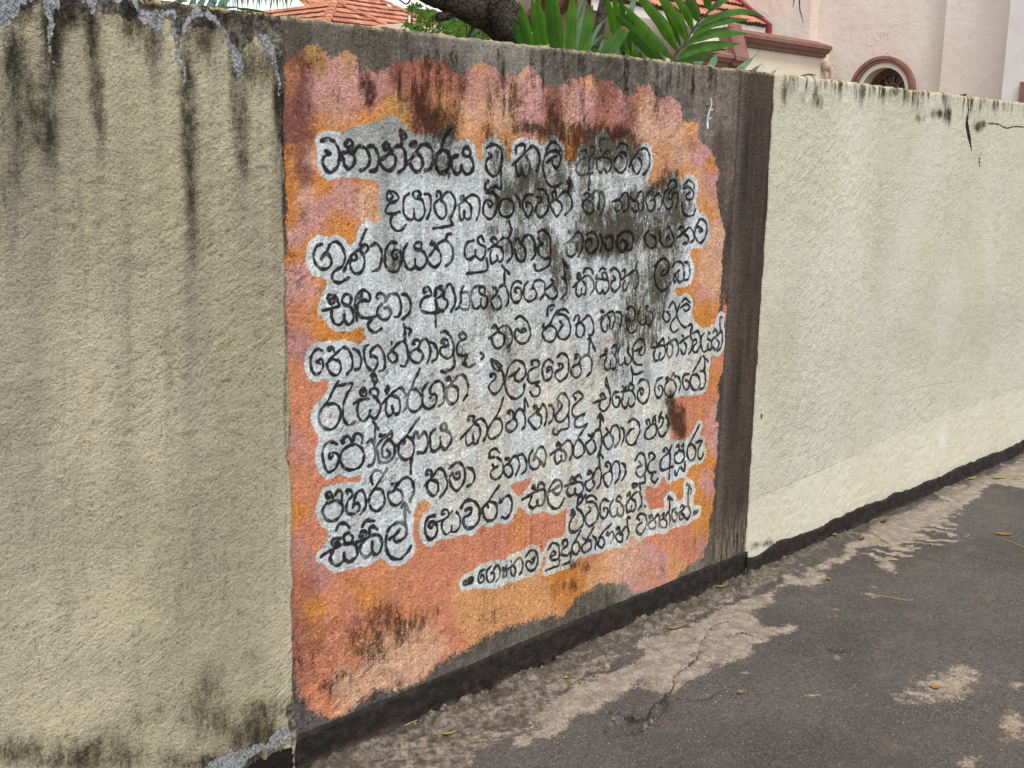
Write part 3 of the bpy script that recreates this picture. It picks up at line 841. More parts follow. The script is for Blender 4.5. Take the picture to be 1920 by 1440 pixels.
# the rust coloured lump, the grey dab beside the sixth line
for x, y, rx, ry, c, s in [(1213,690,7,26,(150,154,160),.8),(1137,638,7,2,(200,110,70),.9),(1297,1022,6,7,(190,130,110),.6),(945,1137,5,5,(206,130,110),.9)]:
    g = (s * np.exp(-((WX - x) / rx) ** 4 - ((WYY - y) / ry) ** 4))[..., None]
    img = img * (1 - g) + np.array(lin(c), np.float32) * g
MOULD = [(690,160,10,35,.6),(700,180,9,26,.6),(800,125,15,16,.6),(790,200,14,28,.65),(812,232,24,26,.8),(842,240,16,24,.72),(850,200,15,26,.45),(872,150,10,26,.6),(760,190,12,20,.35),(990,240,24,11,.8),(1036,215,14,24,.7),(970,236,8,9,.6),(1045,252,14,20,.75),(920,238,7,18,.5),(1110,250,34,18,.65),(1165,258,25,16,.62),(1130,235,20,14,.5),
(825,312,16,24,.6),(848,322,12,16,.5),(925,302,22,38,.66),(980,300,22,26,.5),(1040,308,22,36,.62),(1062,345,12,26,.62),(1100,292,24,34,.6),(1140,288,32,26,.66),(1182,285,22,22,.62),(1000,345,18,20,.6),(960,345,15,18,.5),(925,360,18,16,.6),(960,380,30,24,.62),(1000,390,24,30,.62),(1030,372,14,18,.5),(1105,372,15,26,.55),(1150,330,20,14,.35),(1172,375,16,18,.6),(1122,420,34,34,.8),(1162,432,26,30,.76),(1200,380,14,20,.45),(1215,352,12,14,.7),(1250,345,18,22,.72),(1265,372,26,34,.72),(1272,402,18,16,.72),(1240,420,20,16,.55),(1230,445,28,22,.8),(1258,452,22,20,.62),(1110,456,18,18,.78),(1172,456,20,18,.75),(1140,456,18,16,.6),(1240,500,13,22,.8),(1236,530,13,22,.86),(1190,522,20,24,.5),(1225,572,22,26,.62),(1200,597,26,24,.68),(1170,606,16,16,.6),(1215,638,18,22,.5),(1160,642,14,16,.45),(1150,690,24,16,.42),(1178,560,16,22,.5),(1040,500,10,36,.66),(1060,512,8,28,.75),(1030,480,16,18,.5),(1020,450,14,18,.5),(955,450,18,22,.55),(985,470,20,22,.5),(920,422,18,14,.5),(910,562,16,16,.5),(925,592,9,14,.5),(995,560,18,14,.35),(950,640,7,24,.6),(795,422,14,12,.35),(850,415,8,18,.35),(730,482,16,26,.4),(742,500,10,22,.38),(840,700,10,10,.4),(875,665,8,10,.5),(1262,790,10,22,1.0),(1276,800,9,24,.95),(1253,757,9,12,.8),(1278,765,9,10,.5),(1345,940,6,30,.3),
(720,1172,34,30,.5),(690,1150,26,20,.4),(765,1185,26,24,.5),(805,1150,26,16,.35),(1060,1102,26,12,.5),(1085,1062,34,9,.5),(1240,1062,12,24,.4),(1300,1015,16,24,.25),(650,1275,20,18,.5),(615,1300,14,18,.55),(590,1215,26,36,.32),(558,1200,10,60,.4),(930,1155,26,12,.4),(700,1215,30,18,.4),(750,1275,14,12,.45),(660,1200,24,24,.3),(1340,965,12,30,.3),
(570,200,18,70,.32),(580,110,30,20,.4),(960,700,200,120,.10),(1060,620,180,120,.12),(800,620,160,90,.08)]
mould = splat(PX + (nC - .5) * 26, PY + (nD - .5) * 40, [(a, b, c * 1.25, d * 1.25, min(1, e * 1.10)) for a, b, c, d, e in MOULD])
run = sstep(.46, .72, fbm(mh, mw, 200, 26, 95, 3)) * .62 * sstep(300, 150, PY + (nC - .5) * 90) * sstep(60, 110, PY)
mould = np.maximum(mould, run * (PX > 560) * (PX < 1345))
mould = np.maximum(mould, sstep(.5, .75, fbm(mh, mw, 200, 20, 96, 4)) * .38 * (PX > 790) * halo * sstep(760, 560, PY))
mould = np.maximum(mould, (~paint & ~halo) * .22)
mim = make_image('mural_print', np.dstack([to_srgb(np.clip(img, 0, 1)), mould]), True)
del img, pc, bc, hc, csum, wsum, WX2, WY2

# ================================================================== stains and coats of the whole wall (masks only)
VU0, VU1, VZ0, VZ1, VT = 0.7, 7.3, -0.02, 1.94, 0.003
vw, vh = int((VU1 - VU0) / VT), int((VZ1 - VZ0) / VT)
U, Z = np.meshgrid(VU0 + (np.arange(vw) + .5) * VT, VZ0 + (np.arange(vh) + .5) * VT)
PX, PY = proj(np.stack([U, np.full_like(U, WY), Z], -1)); PX = PX.astype(np.float32); PY = PY.astype(np.float32)
a1, a2 = fbm(vh, vw, 10, 8, 71, 3), fbm(vh, vw, 10, 8, 72, 3)
b1 = fbm(vh, vw, 60, 16, 73, 3)
WX = PX + (a1 - .5) * 16 * (U < 1.7) + (a1 - .5) * 6 * (U >= 1.7); WYY = PY + (a2 - .5) * 24
st = [(95,60,20,120,.85),(88,200,16,110,.6),(75,250,30,60,.45),(120,30,44,34,.8),(168,60,13,100,.75),(178,180,12,70,.6),(182,250,8,60,.35),(20,110,22,60,.7),(30,190,40,80,.55),(8,330,26,110,.5),(280,75,16,40,.5),(292,95,20,60,.4),(345,190,15,90,.85),(352,300,13,110,.55),(360,430,18,100,.4),(372,60,14,50,.75),(395,60,12,40,.6),(385,90,8,40,.4),(432,130,10,80,.65),(448,230,16,60,.62),(455,300,14,40,.5),(462,110,26,40,.5),(480,150,28,40,.45),(516,170,9,60,.85),(518,260,8,60,.6),(529,280,7,150,.95),(533,700,4,400,.5),(524,180,8,60,.8),(500,120,14,30,.5),
(30,1405,80,34,.6),(120,1420,60,26,.6),(200,1390,60,50,.45),(400,1350,50,46,.55),(485,1385,54,40,.75),(380,1290,26,30,.5),(500,1330,44,24,.5),(350,1425,200,22,.5),(390,1255,26,26,.4),(460,1230,40,20,.3),(300,1330,80,40,.3),
(1465,172,9,26,.66),(1480,165,8,16,.4),(1498,188,6,14,.5),(1522,180,9,20,.62),(1532,196,6,14,.5),(1600,175,5,30,.3),(1672,172,7,13,.75),(1660,180,5,12,.5),(1640,175,5,14,.35),(1700,185,5,22,.4),(1720,222,8,10,.6),(1742,214,6,10,.5),(1757,213,9,10,.8),(1774,218,5,16,1.0),(1768,195,3,24,.6),(1772,180,3,12,.6),(1830,238,5,10,.9),(1838,232,4,7,.8),(1845,236,4,6,.6),(1856,232,4,4,.7),(1424,780,3,6,.9),(1810,185,3,12,.5),
(1420,1020,16,6,.6),(1440,1016,8,6,.6),(1410,1028,10,6,.5)]
Rm = splat(PX + (b1 - .5) * 14, PY, st)
edge = sstep(1.905 - .13, 1.905, Z + (b1 - .5) * .16)
Rm = np.maximum(Rm, edge * np.where(U < 1.66, .75, np.where(U > 3.8, .25 + .5 * sstep(.5, .7, fbm(vh, vw, 70, 7, 77, 3)), .3)))
Rm = np.maximum(Rm, (U > 3.8) * sstep(.17, .10, Z + (b1 - .5) * .05) * .22)
FL = [[(-40,-30),(60,-10),(55,15),(38,18),(38,38),(20,45),(12,52),(0,48),(-40,60)],[(72,-20),(105,-20),(108,20),(95,25),(97,50),(90,75),(97,100),(93,108),(83,95),(78,60),(85,40),(75,20)],[(88,116),(100,120),(98,131),(88,128)],[(145,-10),(178,-10),(176,20),(170,42),(165,38),(163,20),(150,8)],
[(200,-10),(255,-5),(262,22),(275,18),(300,18),(316,16),(310,32),(305,45),(292,60),(283,60),(278,50),(266,45),(258,28),(248,10),(205,4)],[(318,12),(328,18),(326,40),(328,60),(336,85),(338,110),(345,120),(344,150),(346,158),(336,158),(333,130),(327,110),(322,85),(317,60),(313,35)],
[(346,78),(338,50),(344,28),(356,18),(372,17),(388,25),(402,33),(412,52),(428,72),(438,88),(440,108),(454,98),(452,116),(449,150),(443,165),(437,140),(434,118),(427,94),(417,70),(404,54),(394,42),(375,31),(358,32),(352,52)],
[(474,76),(484,64),(500,66),(507,92),(514,110),(522,150),(523,172),(515,162),(508,126),(500,98),(486,86)],[(512,158),(520,160),(519,178),(513,176)],[(0,62),(6,66),(12,95),(6,102),(0,88)],[(14,74),(22,78),(20,88),(14,86)],
[(360,1440),(395,1425),(425,1400),(450,1408),(470,1385),(500,1388),(520,1362),(534,1362),(538,1385),(520,1400),(500,1396),(480,1412),(462,1424),(446,1450),(360,1455)],[(470,1450),(480,1430),(500,1420),(505,1436),(530,1420),(540,1432),(540,1460),(470,1460)],[(547,1320),(552,1326),(556,1345),(549,1350)]]
Gm = np.zeros((vh, vw), bool)
for p in FL: Gm |= poly(WX, WYY, p)
Gm = blur(Gm.astype(np.float32), 1) * .80
Bx = poly(WX, WYY, [(200,-10),(300,-10),(330,4),(346,24),(342,60),(332,84),(324,60),(318,20),(262,20),(250,8)]) | poly(WX, WYY, [(346,26),(372,20),(400,34),(430,74),(442,108),(470,74),(505,60),(500,20),(345,-10)]) | poly(WX, WYY, [(-40,-30),(60,-30),(56,10),(30,10),(20,30),(-40,40)]) | poly(WX, WYY, [(76,-30),(100,-30),(100,14),(84,20)])
CE = [(300,-10),(340,3),(540,25),(548,100),(548,420),(534,420),(526,270),(522,172),(514,112),(500,72),(470,72),(440,84),(430,68),(402,30),(380,15),(350,14),(335,20),(300,14)]
Bm = (poly(WX, WYY, CE) | Bx).astype(np.float32)
Bm = np.maximum(Bm, (Z + (b1 - .5) * .05 > 1.862) * (U < 1.7) * .9)
Bm = np.maximum(Bm, splat(WX, WYY, [(440,1430,110,14,.9),(330,60,12,40,.8),(130,20,40,20,.5),(540,1340,9,60,.8)]))
Bm = blur(Bm, 1)
Am = poly(WX, WYY, [(438,1450),(458,1436),(486,1422),(500,1410),(542,1398),(545,1450)]).astype(np.float32)
def crackline(pts, wpx, acc, PX=PX, PY=PY):
    C = catmull(pts, 1.5)
    for i, (x, y) in enumerate(C):
        w = wpx[0] + (wpx[1] - wpx[0]) * math.sin(math.pi * i / max(1, len(C) - 1)) + .5 * math.sin(i * 1.7)
        w = max(w, .35)
        m = (np.abs(PX - x) < 8) & (np.abs(PY - y) < 8)
        acc[m] = np.maximum(acc[m], sstep(w, w * .5, np.hypot(PX[m] - x, PY[m] - y)))
crackline([(1811,176),(1811,200),(1811,214)], (1.0, 1.6), Am)
crackline([(1811,212),(1809,230),(1812,252),(1818,283)], (1.0, 3.6), Am)
crackline([(1850,232),(1868,234),(1884,241),(1900,238),(1930,240)], (1.2, 1.5), Am)
crackline([(1833,296),(1833,312)], (.8, 1.4), Am)
crackline([(540,275),(541,500)], (.6, .8), Am)
fc_ = np.zeros_like(Am)
for pts in ([(1418,931),(1460,915),(1500,898),(1580,862),(1640,828)], [(1664,742),(1690,736),(1740,722),(1800,716)], [(240,1286),(258,1282),(268,1280)], [(345,1292),(360,1288)], [(470,1345),(500,1320),(542,1275)], [(1880,735),(1900,728),(1930,722)], [(60,1180),(70,1250),(78,1300)], [(1480,700),(1520,690),(1560,660)]):
    crackline(pts, (.7, 1.2), fc_)
Am = np.maximum(Am, fc_ * .34)
wim = make_image('wall_masks', np.dstack([Rm, Gm, Bm, Am]))
Gr = splat(PX + (a1 - .5) * 14 + (b1 - .5) * 16, PY + (a2 - .5) * 40, [(95,260,20,200,.7),(178,260,10,170,.6),(120,160,60,120,.35),(352,420,13,330,.7),(448,300,14,210,.6),(20,320,30,260,.6),(290,120,10,120,.5),(400,120,10,120,.4),(232,500,16,300,.35),(516,380,10,260,.6),(60,520,14,300,.4),(140,420,10,240,.35),(480,560,14,240,.3),(385,560,8,260,.35),(1480,655,44,80,.55),(1580,690,56,60,.45),(1700,640,44,50,.4),(1810,610,70,46,.5),(1650,450,18,160,.28),(1520,780,70,46,.4),(1745,560,24,40,.4),(1900,600,40,60,.4),(1490,500,30,200,.15),
   (60,600,60,300,.35),(230,700,50,240,.25),(355,700,26,320,.42),(130,1000,90,120,.3),(420,1050,60,120,.3),(20,900,60,300,.4),(420,760,30,200,.25),(200,1250,140,60,.3),(500,900,26,300,.15)])
Sm = poly(WX, WYY, [(1398,945),(1440,925),(1500,898),(1560,868),(1610,850),(1640,826),(1700,805),(1760,778),(1840,755),(1930,722),(1930,870),(1398,1060)]).astype(np.float32) * .9
Sm = np.maximum(Sm, splat(PX, PY, [(1585,340,38,110,.5),(1725,800,8,14,.7),(1690,820,10,20,.3)]))
Wt = splat(PX, PY, [(1764,822,7,14,.8),(1440,700,6,60,.0)])
wim2 = make_image('wall_tints', np.dstack([Gr, blur(Sm, 1), Wt, np.ones_like(Gr)]))
# ================================================================== materials of the wall and the lane
def uvnode(t, u0, u1, z0, z1, wob=.004, plane='XZ'):
    x, y, z = t.xyz()
    n1 = t.noise(120, 3, v=t.pos); n2 = t.noise(120, 3, v=t.vadd(t.pos, (7.3, 2.1, 5.5)))
    b = z if plane == 'XZ' else y
    u = t.math('DIVIDE', t.math('SUBTRACT', t.math('ADD', x, t.math('MULTIPLY', t.math('SUBTRACT', n1, .5), wob)), u0), u1 - u0)
    v = t.math('DIVIDE', t.math('SUBTRACT', t.math('ADD', b, t.math('MULTIPLY', t.math('SUBTRACT', n2, .5), wob)), z0), z1 - z0)
    c = t.n('ShaderNodeCombineXYZ'); t.put(c.inputs[0], u); t.put(c.inputs[1], v)
    return c.outputs[0], x, y, z
def grit(t, col, lo=.70, hi=1.26, scale=330, stretch=None):
    g1_ = t.noise(scale, 2, .75, stretch=stretch); g2_ = t.vor(scale * .8, 'F1', stretch=stretch)
    g = t.math('ADD', t.math('MULTIPLY', g1_, .65), t.math('MULTIPLY', t.math('SUBTRACT', 1.0, g2_), .35))
    m_ = t.ramp(g, .36, .66, lo, hi)
    m_ = t.math('ADD', t.math('MULTIPLY', t.math('SUBTRACT', m_, 1.0), t.ramp(t.noise(5, 3, .6), .3, .7, .45, 1.25)), 1.0)
    c = t.n('ShaderNodeCombineColor')
    for k in range(3): t.put(c.inputs[k], m_)
    return t.mix(1.0, col, c.outputs[0], 'MULTIPLY')
def plaster_bump(t, fine=1.0):
    """thrown coat: knobs, pits, and patches where the trowel or brush dragged it into ridges"""
    a = t.noise(110, 4, .62); b = t.noise(30, 4, .6)
    c = t.vor(140, 'SMOOTH_F1', v=t.vadd(t.pos, t.vmul(t.noise(90, 2, col=True), (.014, .014, .014))))
    r_ = t.n('ShaderNodeVectorRotate', rotation_type='AXIS_ANGLE'); r_.inputs['Axis'].default_value = (0, 1, 0)
    t.put(r_.inputs['Vector'], t.pos); r_.inputs['Angle'].default_value = .55
    d1 = t.noise(70, 3, .6, v=t.vadd(r_.outputs[0], t.vmul(t.noise(3, 2, col=True), (.10, .0, .10))), stretch=(.26, 1, 1.0))
    d2 = t.noise(80, 3, .6, stretch=(1.6, 1, .10))
    w1 = t.ramp(t.noise(2.3, 3), .42, .58); w2 = t.ramp(t.noise(2.9, 3, v=t.vadd(t.pos, (3.1, 0, 4.7))), .46, .60)
    h = t.math('ADD', t.math('MULTIPLY', t.math('SUBTRACT', a, .5), 1.9), t.math('ADD', t.math('MULTIPLY', b, .55), t.math('MULTIPLY', c, -.55)))
    h = t.math('ADD', h, t.math('MULTIPLY', t.math('MULTIPLY', t.math('SUBTRACT', d1, .5), 1.9), w1))
    h = t.math('ADD', h, t.math('MULTIPLY', t.math('MULTIPLY', t.math('SUBTRACT', d2, .5), 1.5), w2))
    h = t.math('ADD', t.math('ADD', h, .50), t.math('MULTIPLY', t.math('SUBTRACT', t.noise(290, 2, .7), .5), .8))
    return h
def lichen(t, col, z, y):
    """pale ochre rim of lichen on the very top arris"""
    f = t.math('MULTIPLY', t.ramp(t.math('ADD', z, t.math('MULTIPLY', t.noise(110, 4, .7), .016)), 1.899, 1.911), t.ramp(t.noise(45, 5, .7), .46, .56))
    return t.mix(t.math('MULTIPLY', f, .8), col, L3(176, 160, 118))
def mould_mix(t, col, dens, dark, stretch=(1.1, 1, .42), scale=130, soft=.115, film=.62, thr0=.63, thr1=.405):
    """black mould darkens whatever it grows on: a soft film, plus clustered specks that join up where it is dense"""
    n = t.noise(scale * 1.9, 4, .7)
    n2 = t.noise(scale * .6, 4, .68, stretch=stretch)
    n3 = t.noise(22, 4, .65, stretch=stretch)
    nn = t.math('ADD', t.math('MULTIPLY', n, .38), t.math('ADD', t.math('MULTIPLY', n2, .36), t.math('MULTIPLY', n3, .26)))
    thr = t.ramp(dens, 0, 1, thr0, thr1, smooth=False)
    f = t.ramp(nn, t.math('SUBTRACT', thr, soft * .5), t.math('ADD', thr, soft * .5))
    f = t.math('MULTIPLY', f, t.ramp(dens, .02, .3))
    fm = t.math('MULTIPLY', t.ramp(dens, .05, .95, 0, film), t.ramp(n3, .32, .62, .35, 1))
    col = t.mix(fm, col, t.mix(1.0, col, L3(138, 131, 121), 'MULTIPLY'))
    return t.mix(f, col, t.mix(1.0, col, dark, 'MULTIPLY')), f

def cream_mat(name, c1, c2, c3, streak, c4, grk, bd=.0036, ms=.24, mt=.45):
    t = NT(name)
    uv, x, y, z = uvnode(t, VU0, VU1, VZ0, VZ1, .010)
    im = t.image(wim, uv, 'Linear', 'CLIP'); r, g, b = t.sep(im[0])[:3]; a = im[1]
    im2 = t.image(wim2, uv, 'Linear', 'EXTEND'); gr, sm, wt = t.sep(im2[0])[:3]
    h = plaster_bump(t)
    col = t.mix(t.ramp(t.noise(2.2, 4, .6, stretch=(1, 1, .5)), .35, .65), c1, c2)
    col = t.mix(t.math('MULTIPLY', t.ramp(t.noise(9, 4, .6, stretch=(2.2, 1, .28)), .5, .72), streak), col, c3)
    # self-shadow of the rough coat painted into its hollows, knobs mixed lighter
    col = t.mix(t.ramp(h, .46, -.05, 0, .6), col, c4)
    col = t.mix(t.ramp(h, .62, 1.0, 0, .5), col, c2)
    col = t.mix(t.math('MULTIPLY', gr, grk), col, L3(126, 121, 108))
    col = t.mix(t.math('MULTIPLY', sm, .35), col, L3(214, 209, 188))
    col = t.mix(t.math('MULTIPLY', wt, .7), col, L3(228, 226, 218))
    cem = t.mix(t.ramp(t.noise(90, 6, .7), .35, .7), L3(64, 58, 50), L3(150, 144, 134))
    col = t.mix(t.ramp(t.math('ADD', b, t.math('MULTIPLY', t.math('SUBTRACT', t.noise(70, 4), .5), .9)), .4, .6), col, cem)
    col, f = mould_mix(t, col, r, L3(122, 117, 108), film=1.0, soft=ms, thr0=.66, thr1=mt)
    gf = t.ramp(t.math('ADD', g, t.math('MULTIPLY', t.math('SUBTRACT', t.noise(95, 6, .75, stretch=(1.1, 1, .8)), .5), 2.4)), .50, .62)
    col = t.mix(gf, col, t.mix(t.ramp(t.noise(150, 4), .4, .65), L3(160, 163, 168), L3(104, 106, 106)))
    col = t.mix(t.ramp(a, .25, .6), col, L3(26, 24, 22))
    col = grit(t, col, .80, 1.15)
    col = lichen(t, col, z, y)
    hh = t.math('MULTIPLY', h, t.math('SUBTRACT', 1.0, t.math('MULTIPLY', sm, .55)))
    hh = t.math('ADD', hh, t.math('MULTIPLY', gf, .5))
    hh = t.math('SUBTRACT', hh, t.math('MULTIPLY', a, 2.2))
    t.out(col, .88, t.bump(hh, bd, 1.0))
    return t.m
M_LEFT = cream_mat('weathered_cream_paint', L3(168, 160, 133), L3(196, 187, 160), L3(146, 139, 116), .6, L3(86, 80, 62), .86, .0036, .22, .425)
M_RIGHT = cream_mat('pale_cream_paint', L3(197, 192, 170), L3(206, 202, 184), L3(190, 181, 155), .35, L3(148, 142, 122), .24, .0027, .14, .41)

t = NT('painted_text_panel')
uv, x, y, z = uvnode(t, MU0, MU1, MZ0, MZ1, .0012)
im = t.image(mim, uv, 'Linear', 'EXTEND')
h = plaster_bump(t)
col = im[0]
col = t.mix(t.ramp(h, .44, -.05, 0, .62), col, L3(62, 46, 40))  # relief shadow in the hollows, put into the panel colour
col = t.mix(t.ramp(h, .66, 1.04, 0, .3), col, t.mix(.5, col, L3(224, 206, 186)))
sp = t.ramp(t.noise(160, 5, .75), .60, .68, 0, .4)
col = t.mix(sp, col, L3(62, 52, 46))
pal = t.math('MULTIPLY', t.ramp(t.noise(210, 4, .7), .64, .72, 0, .12), 1)
col = t.mix(pal, col, L3(214, 204, 190))
pep = t.math('MULTIPLY', t.ramp(t.noise(230, 3, .8), .61, .67, 0, .6), t.ramp(t.noise(7, 4, .65), .40, .62, .15, 1))
col = t.mix(pep, col, t.mix(1.0, col, L3(96, 88, 78), 'MULTIPLY'))
col, f = mould_mix(t, col, im[1], L3(118, 110, 94), scale=140, film=.42)
col = grit(t, col, .78, 1.16)
col = lichen(t, col, z, y)
t.out(col, .86, t.bump(h, .0034, 1.0))
M_MURAL = t.m

t = NT('stained_brown_cement')
x, y, z = t.xyz()
h = plaster_bump(t)
c = t.mix(t.ramp(t.noise(6, 5, .6, stretch=(2.6, 1, .3)), .3, .7), L3(52, 43, 38), L3(88, 73, 64))
c = t.mix(t.ramp(x, 3.64, 3.57, 0, .6), c, t.mix(t.noise(60, 4), L3(84, 76, 70), L3(136, 122, 114)))
c = t.mix(t.math('MULTIPLY', t.ramp(t.noise(13, 5, .65, stretch=(2.4, 1, .2)), .46, .75, 0, .7), t.ramp(z, .2, 1.9, .35, .8)), c, L3(40, 33, 28))
low = t.math('MULTIPLY', t.ramp(z, .34, .12), t.ramp(t.noise(30, 5, .7, stretch=(2.5, 1, .35)), .42, .6))
c = t.mix(low, c, L3(138, 126, 108))
c = t.mix(t.ramp(h, .46, 0, 0, .7), c, L3(30, 25, 22))  # shade of the pits mixed into the brown
sp = t.ramp(t.noise(190, 4, .75), .6, .68, 0, .55)
c = t.mix(sp, c, L3(150, 130, 114))
c = t.mix(t.math('MULTIPLY', t.ramp(z, 1.74, 1.88), t.ramp(t.noise(80, 5, .7), .4, .6, 0, .7)), c, L3(88, 82, 62))
c = grit(t, c, .66, 1.3)
c = lichen(t, c, z, y)
t.out(c, .88, t.bump(h, .0045, 1.0))
M_PIL = t.m

t = NT('black_bitumen_band')
h = t.math('ADD', t.noise(40, 5, .6), t.math('MULTIPLY', t.noise(160, 3), .4))
c = t.mix(t.ramp(t.noise(30, 5, .65), .4, .68), L3(26, 23, 22), L3(48, 42, 38))
c = t.mix(t.ramp(t.noise(120, 5, .8), .62, .70, 0, .6), c, L3(112, 104, 96))
c = t.mix(t.math('MULTIPLY', t.ramp(t.xyz()[2], .035, .0), t.ramp(t.noise(25, 4), .4, .6, 0, .7)), c, L3(92, 82, 70))
t.out(c, t.ramp(t.noise(12, 3), .4, .6, .55, .85), t.bump(h, .005))
M_BAND = t.m

# ================================================================== boundary wall
HU0, HS = -0.2, .005
hw_, hh_ = int(7.9 / HS), int(2.1 / HS)
H1 = fbm(hh_, hw_, 7, 7, 101, 3); H2 = fbm(hh_, hw_, 80, 60, 102, 3); H3 = fbm(hh_, hw_, 3, 3, 103, 2)
lump = np.zeros((hh_, hw_), np.float32)
rr = np.random.default_rng(5)
for k in range(1500):
    cx_, cy_ = rr.integers(4, hw_ - 4), rr.integers(4, hh_ - 4); s_ = rr.uniform(.6, 1.5)
    yy, xx = np.ogrid[-3:4, -3:4]
    lump[cy_ - 3:cy_ + 4, cx_ - 3:cx_ + 4] += rr.uniform(.2, 1) * np.exp(-(xx * xx + yy * yy) / s_ ** 2 / 1.3)
HF = (H1 - .5) * .0042 + (H2 - .5) * .012 + (H3 - .5) * .0042 * (H2 * 2) + lump * .0034
def hfield(u, z):
    i = np.clip(((u - HU0) / HS).astype(int), 0, hw_ - 1); j = np.clip(((z + .1) / HS).astype(int), 0, hh_ - 1)
    return HF[j, i]
TOPN = fbm(2, 4000, 2, 6, 109, 4)[0]
def ztop(u): return 1.905 + (TOPN[np.clip(((u + 5) * 190).astype(int), 0, 3999)] - .5) * .011
def wall_section(name, u0, u1, proud, mat, root, z0=-.06, wob=.0, thick=.16, amp=1.0):
    us = []
    u = u0
    while u < u1:
        us.append(u); u += .006 if .78 < u < 4.6 else (.012 if 4.6 <= u < 7.2 else .08)
    us = np.array(us + [u1]); zs = np.concatenate([np.arange(z0, 1.86, .006), np.linspace(1.86, 1.905, 7)])
    nu = len(us)
    Ug, Zg = np.meshgrid(us, zs)
    tt = ztop(Ug) / 1.905
    Zg = np.where(Zg > 1.7, 1.7 + (Zg - 1.7) * (ztop(Ug) - 1.7) / .205, Zg)
    Hh = hfield(Ug, Zg) * amp
    if wob:                                   # uneven trowelled edge of the coat
        w = (vnoise(len(zs), 1, 9, 1, int(u0 * 100) % 97 + 3)[:, :1] - .5) * wob
        Ug = Ug + w * np.exp(-((Ug - (u1 if wob > 0 and u0 < 0 else u0)) / .03) ** 2)
    rnd_ = .007 * np.clip((Zg - (ztop(Ug) - .009)) / .009, 0, 1) ** 2
    Yg = WY - proud - Hh + rnd_
    V = np.stack([Ug, Yg, Zg], -1)
    L_ = V[:, :1].copy(); L_[..., 1] = WY + .05
    R_ = V[:, -1:].copy(); R_[..., 1] = WY + .05
    V = np.concatenate([L_, V, R_], 1)
    T_ = V[-1:].copy(); T_[..., 1] = WY + thick; T_[..., 2] += .004
    B_ = T_.copy(); B_[..., 2] = z0
    V = np.concatenate([V, T_, B_], 0)
    return gridmesh(name, V.reshape(-1, 3), V.shape[1], V.shape[0], mat, root)
wroot = empty('boundary_wall', (2.7, WY + .08, 0), 'long plastered wall along the lane with black Sinhala text painted on an orange and white panel', 'wall')
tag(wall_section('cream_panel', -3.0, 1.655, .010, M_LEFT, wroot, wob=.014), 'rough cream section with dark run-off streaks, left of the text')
tag(wall_section('text_panel', 1.640, 3.585, .0, M_MURAL, wroot), 'orange and pink painted section carrying the black text')
tag(wall_section('pilaster', 3.572, 3.800, .005, M_PIL, wroot, amp=.8), 'dark brown stained strip right of the text')
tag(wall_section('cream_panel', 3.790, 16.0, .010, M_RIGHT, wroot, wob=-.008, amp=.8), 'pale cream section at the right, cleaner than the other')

def band(u0, u1, ztopf, proud, step=.008):
    us = np.arange(u0, u1, step); rows = []
    zt = ztopf(us)
    for k in np.linspace(0, 1, 12):
        z = -.05 + (zt + .05) * k
        y = WY - proud - hfield(us, z) * .6 - .010 * (fbm(2, len(us), 2, 5, 200 + int(k * 10), 3)[0] - .5) * (1.6 - k)
        rows.append(np.stack([us, y, z], -1))
    e = rows[-1].copy(); e[:, 1] = WY + .02; rows.append(e)
    V = np.stack(rows)
    return gridmesh('skirting_band', V.reshape(-1, 3), len(us), len(rows), M_BAND, wroot)
n0_ = fbm(2, 2000, 2, 40, 301, 4)[0]
tag(band(1.660, 3.803, lambda u: .106 + .004 * (n0_[:len(u)] - .5), .010), 'straight black base band under the text')
n1_ = fbm(2, 2000, 2, 14, 302, 5)[0]; n2_ = fbm(2, 2000, 2, 2, 303, 2)[0]
def zr(u):
    k = np.clip(((u - 3.8) / .008).astype(int), 0, 1999)
    return .086 + .030 * (n1_[k] - .5) - .05 * np.clip(n2_[k] - .74, 0, 1) - .03 * np.exp(-((u - 3.86) / .09) ** 2) * (n1_[k])
tag(band(3.780, 12.0, zr, .018, ), 'ragged black base band under the cream section')

# hook and ribbon on the wall
def nail(px, py):
    p = atY(px, py, WY - .012)
    V, Fc = tube([p + Vector((-.018, 0, .0)), p + Vector((0, -.004, 0)), p + Vector((.018, -.002, .001))], .0022, 6)
    V2, F2 = tube([p, p + Vector((0, .03, 0))], .002, 6)
    return joinlists([(V, Fc), (V2, F2)])
t = NT('rusty_iron'); t.out(t.mix(t.noise(200, 3), L3(60, 34, 26), L3(112, 70, 50)), .8); M_RUST = t.m
V, Fc = nail(1330, 199)
tag(mesh('nail', V, Fc, M_RUST), 'rusty crossed nail at the upper right of the text panel', 'nail')
t = NT('faded_teal_ribbon'); t.out(t.mix(t.ramp(t.xyz()[2], 1.72, 1.66), L3(190, 205, 205), L3(70, 150, 165)), .5); M_RIB = t.m
rb = []
pp = [(1333, 184), (1334, 196), (1330, 208), (1327, 220), (1326, 232), (1327, 242)]
ww = [.0004, .0008, .0006, .0010, .0034, .0026]
Vr = []; Fr = []
for i, (a, b) in enumerate(pp):
    c = atY(a, b, WY - .022 - .003 * (i % 2)); Vr += [c + Vector((-ww[i], 0, 0)), c + Vector((ww[i], -.003, .002)), c + Vector((ww[i], -.0015, .002)), c + Vector((-ww[i], .0015, 0))]
for i in range(len(pp) - 1):
    for k in range(4):
        a, b = i * 4 + k, i * 4 + (k + 1) % 4; Fr.append((a, b, b + 4, a + 4))
for a, b in ((1332, 206), (1329, 222)):
    c = atY(a, b, WY - .022); n = len(Vr); Vr += [c, c + Vector((.010, -.003, .004)), c + Vector((.009, -.004, .000)), c + Vector((0, 0, -.003))]; Fr.append((n, n + 1, n + 2, n + 3))
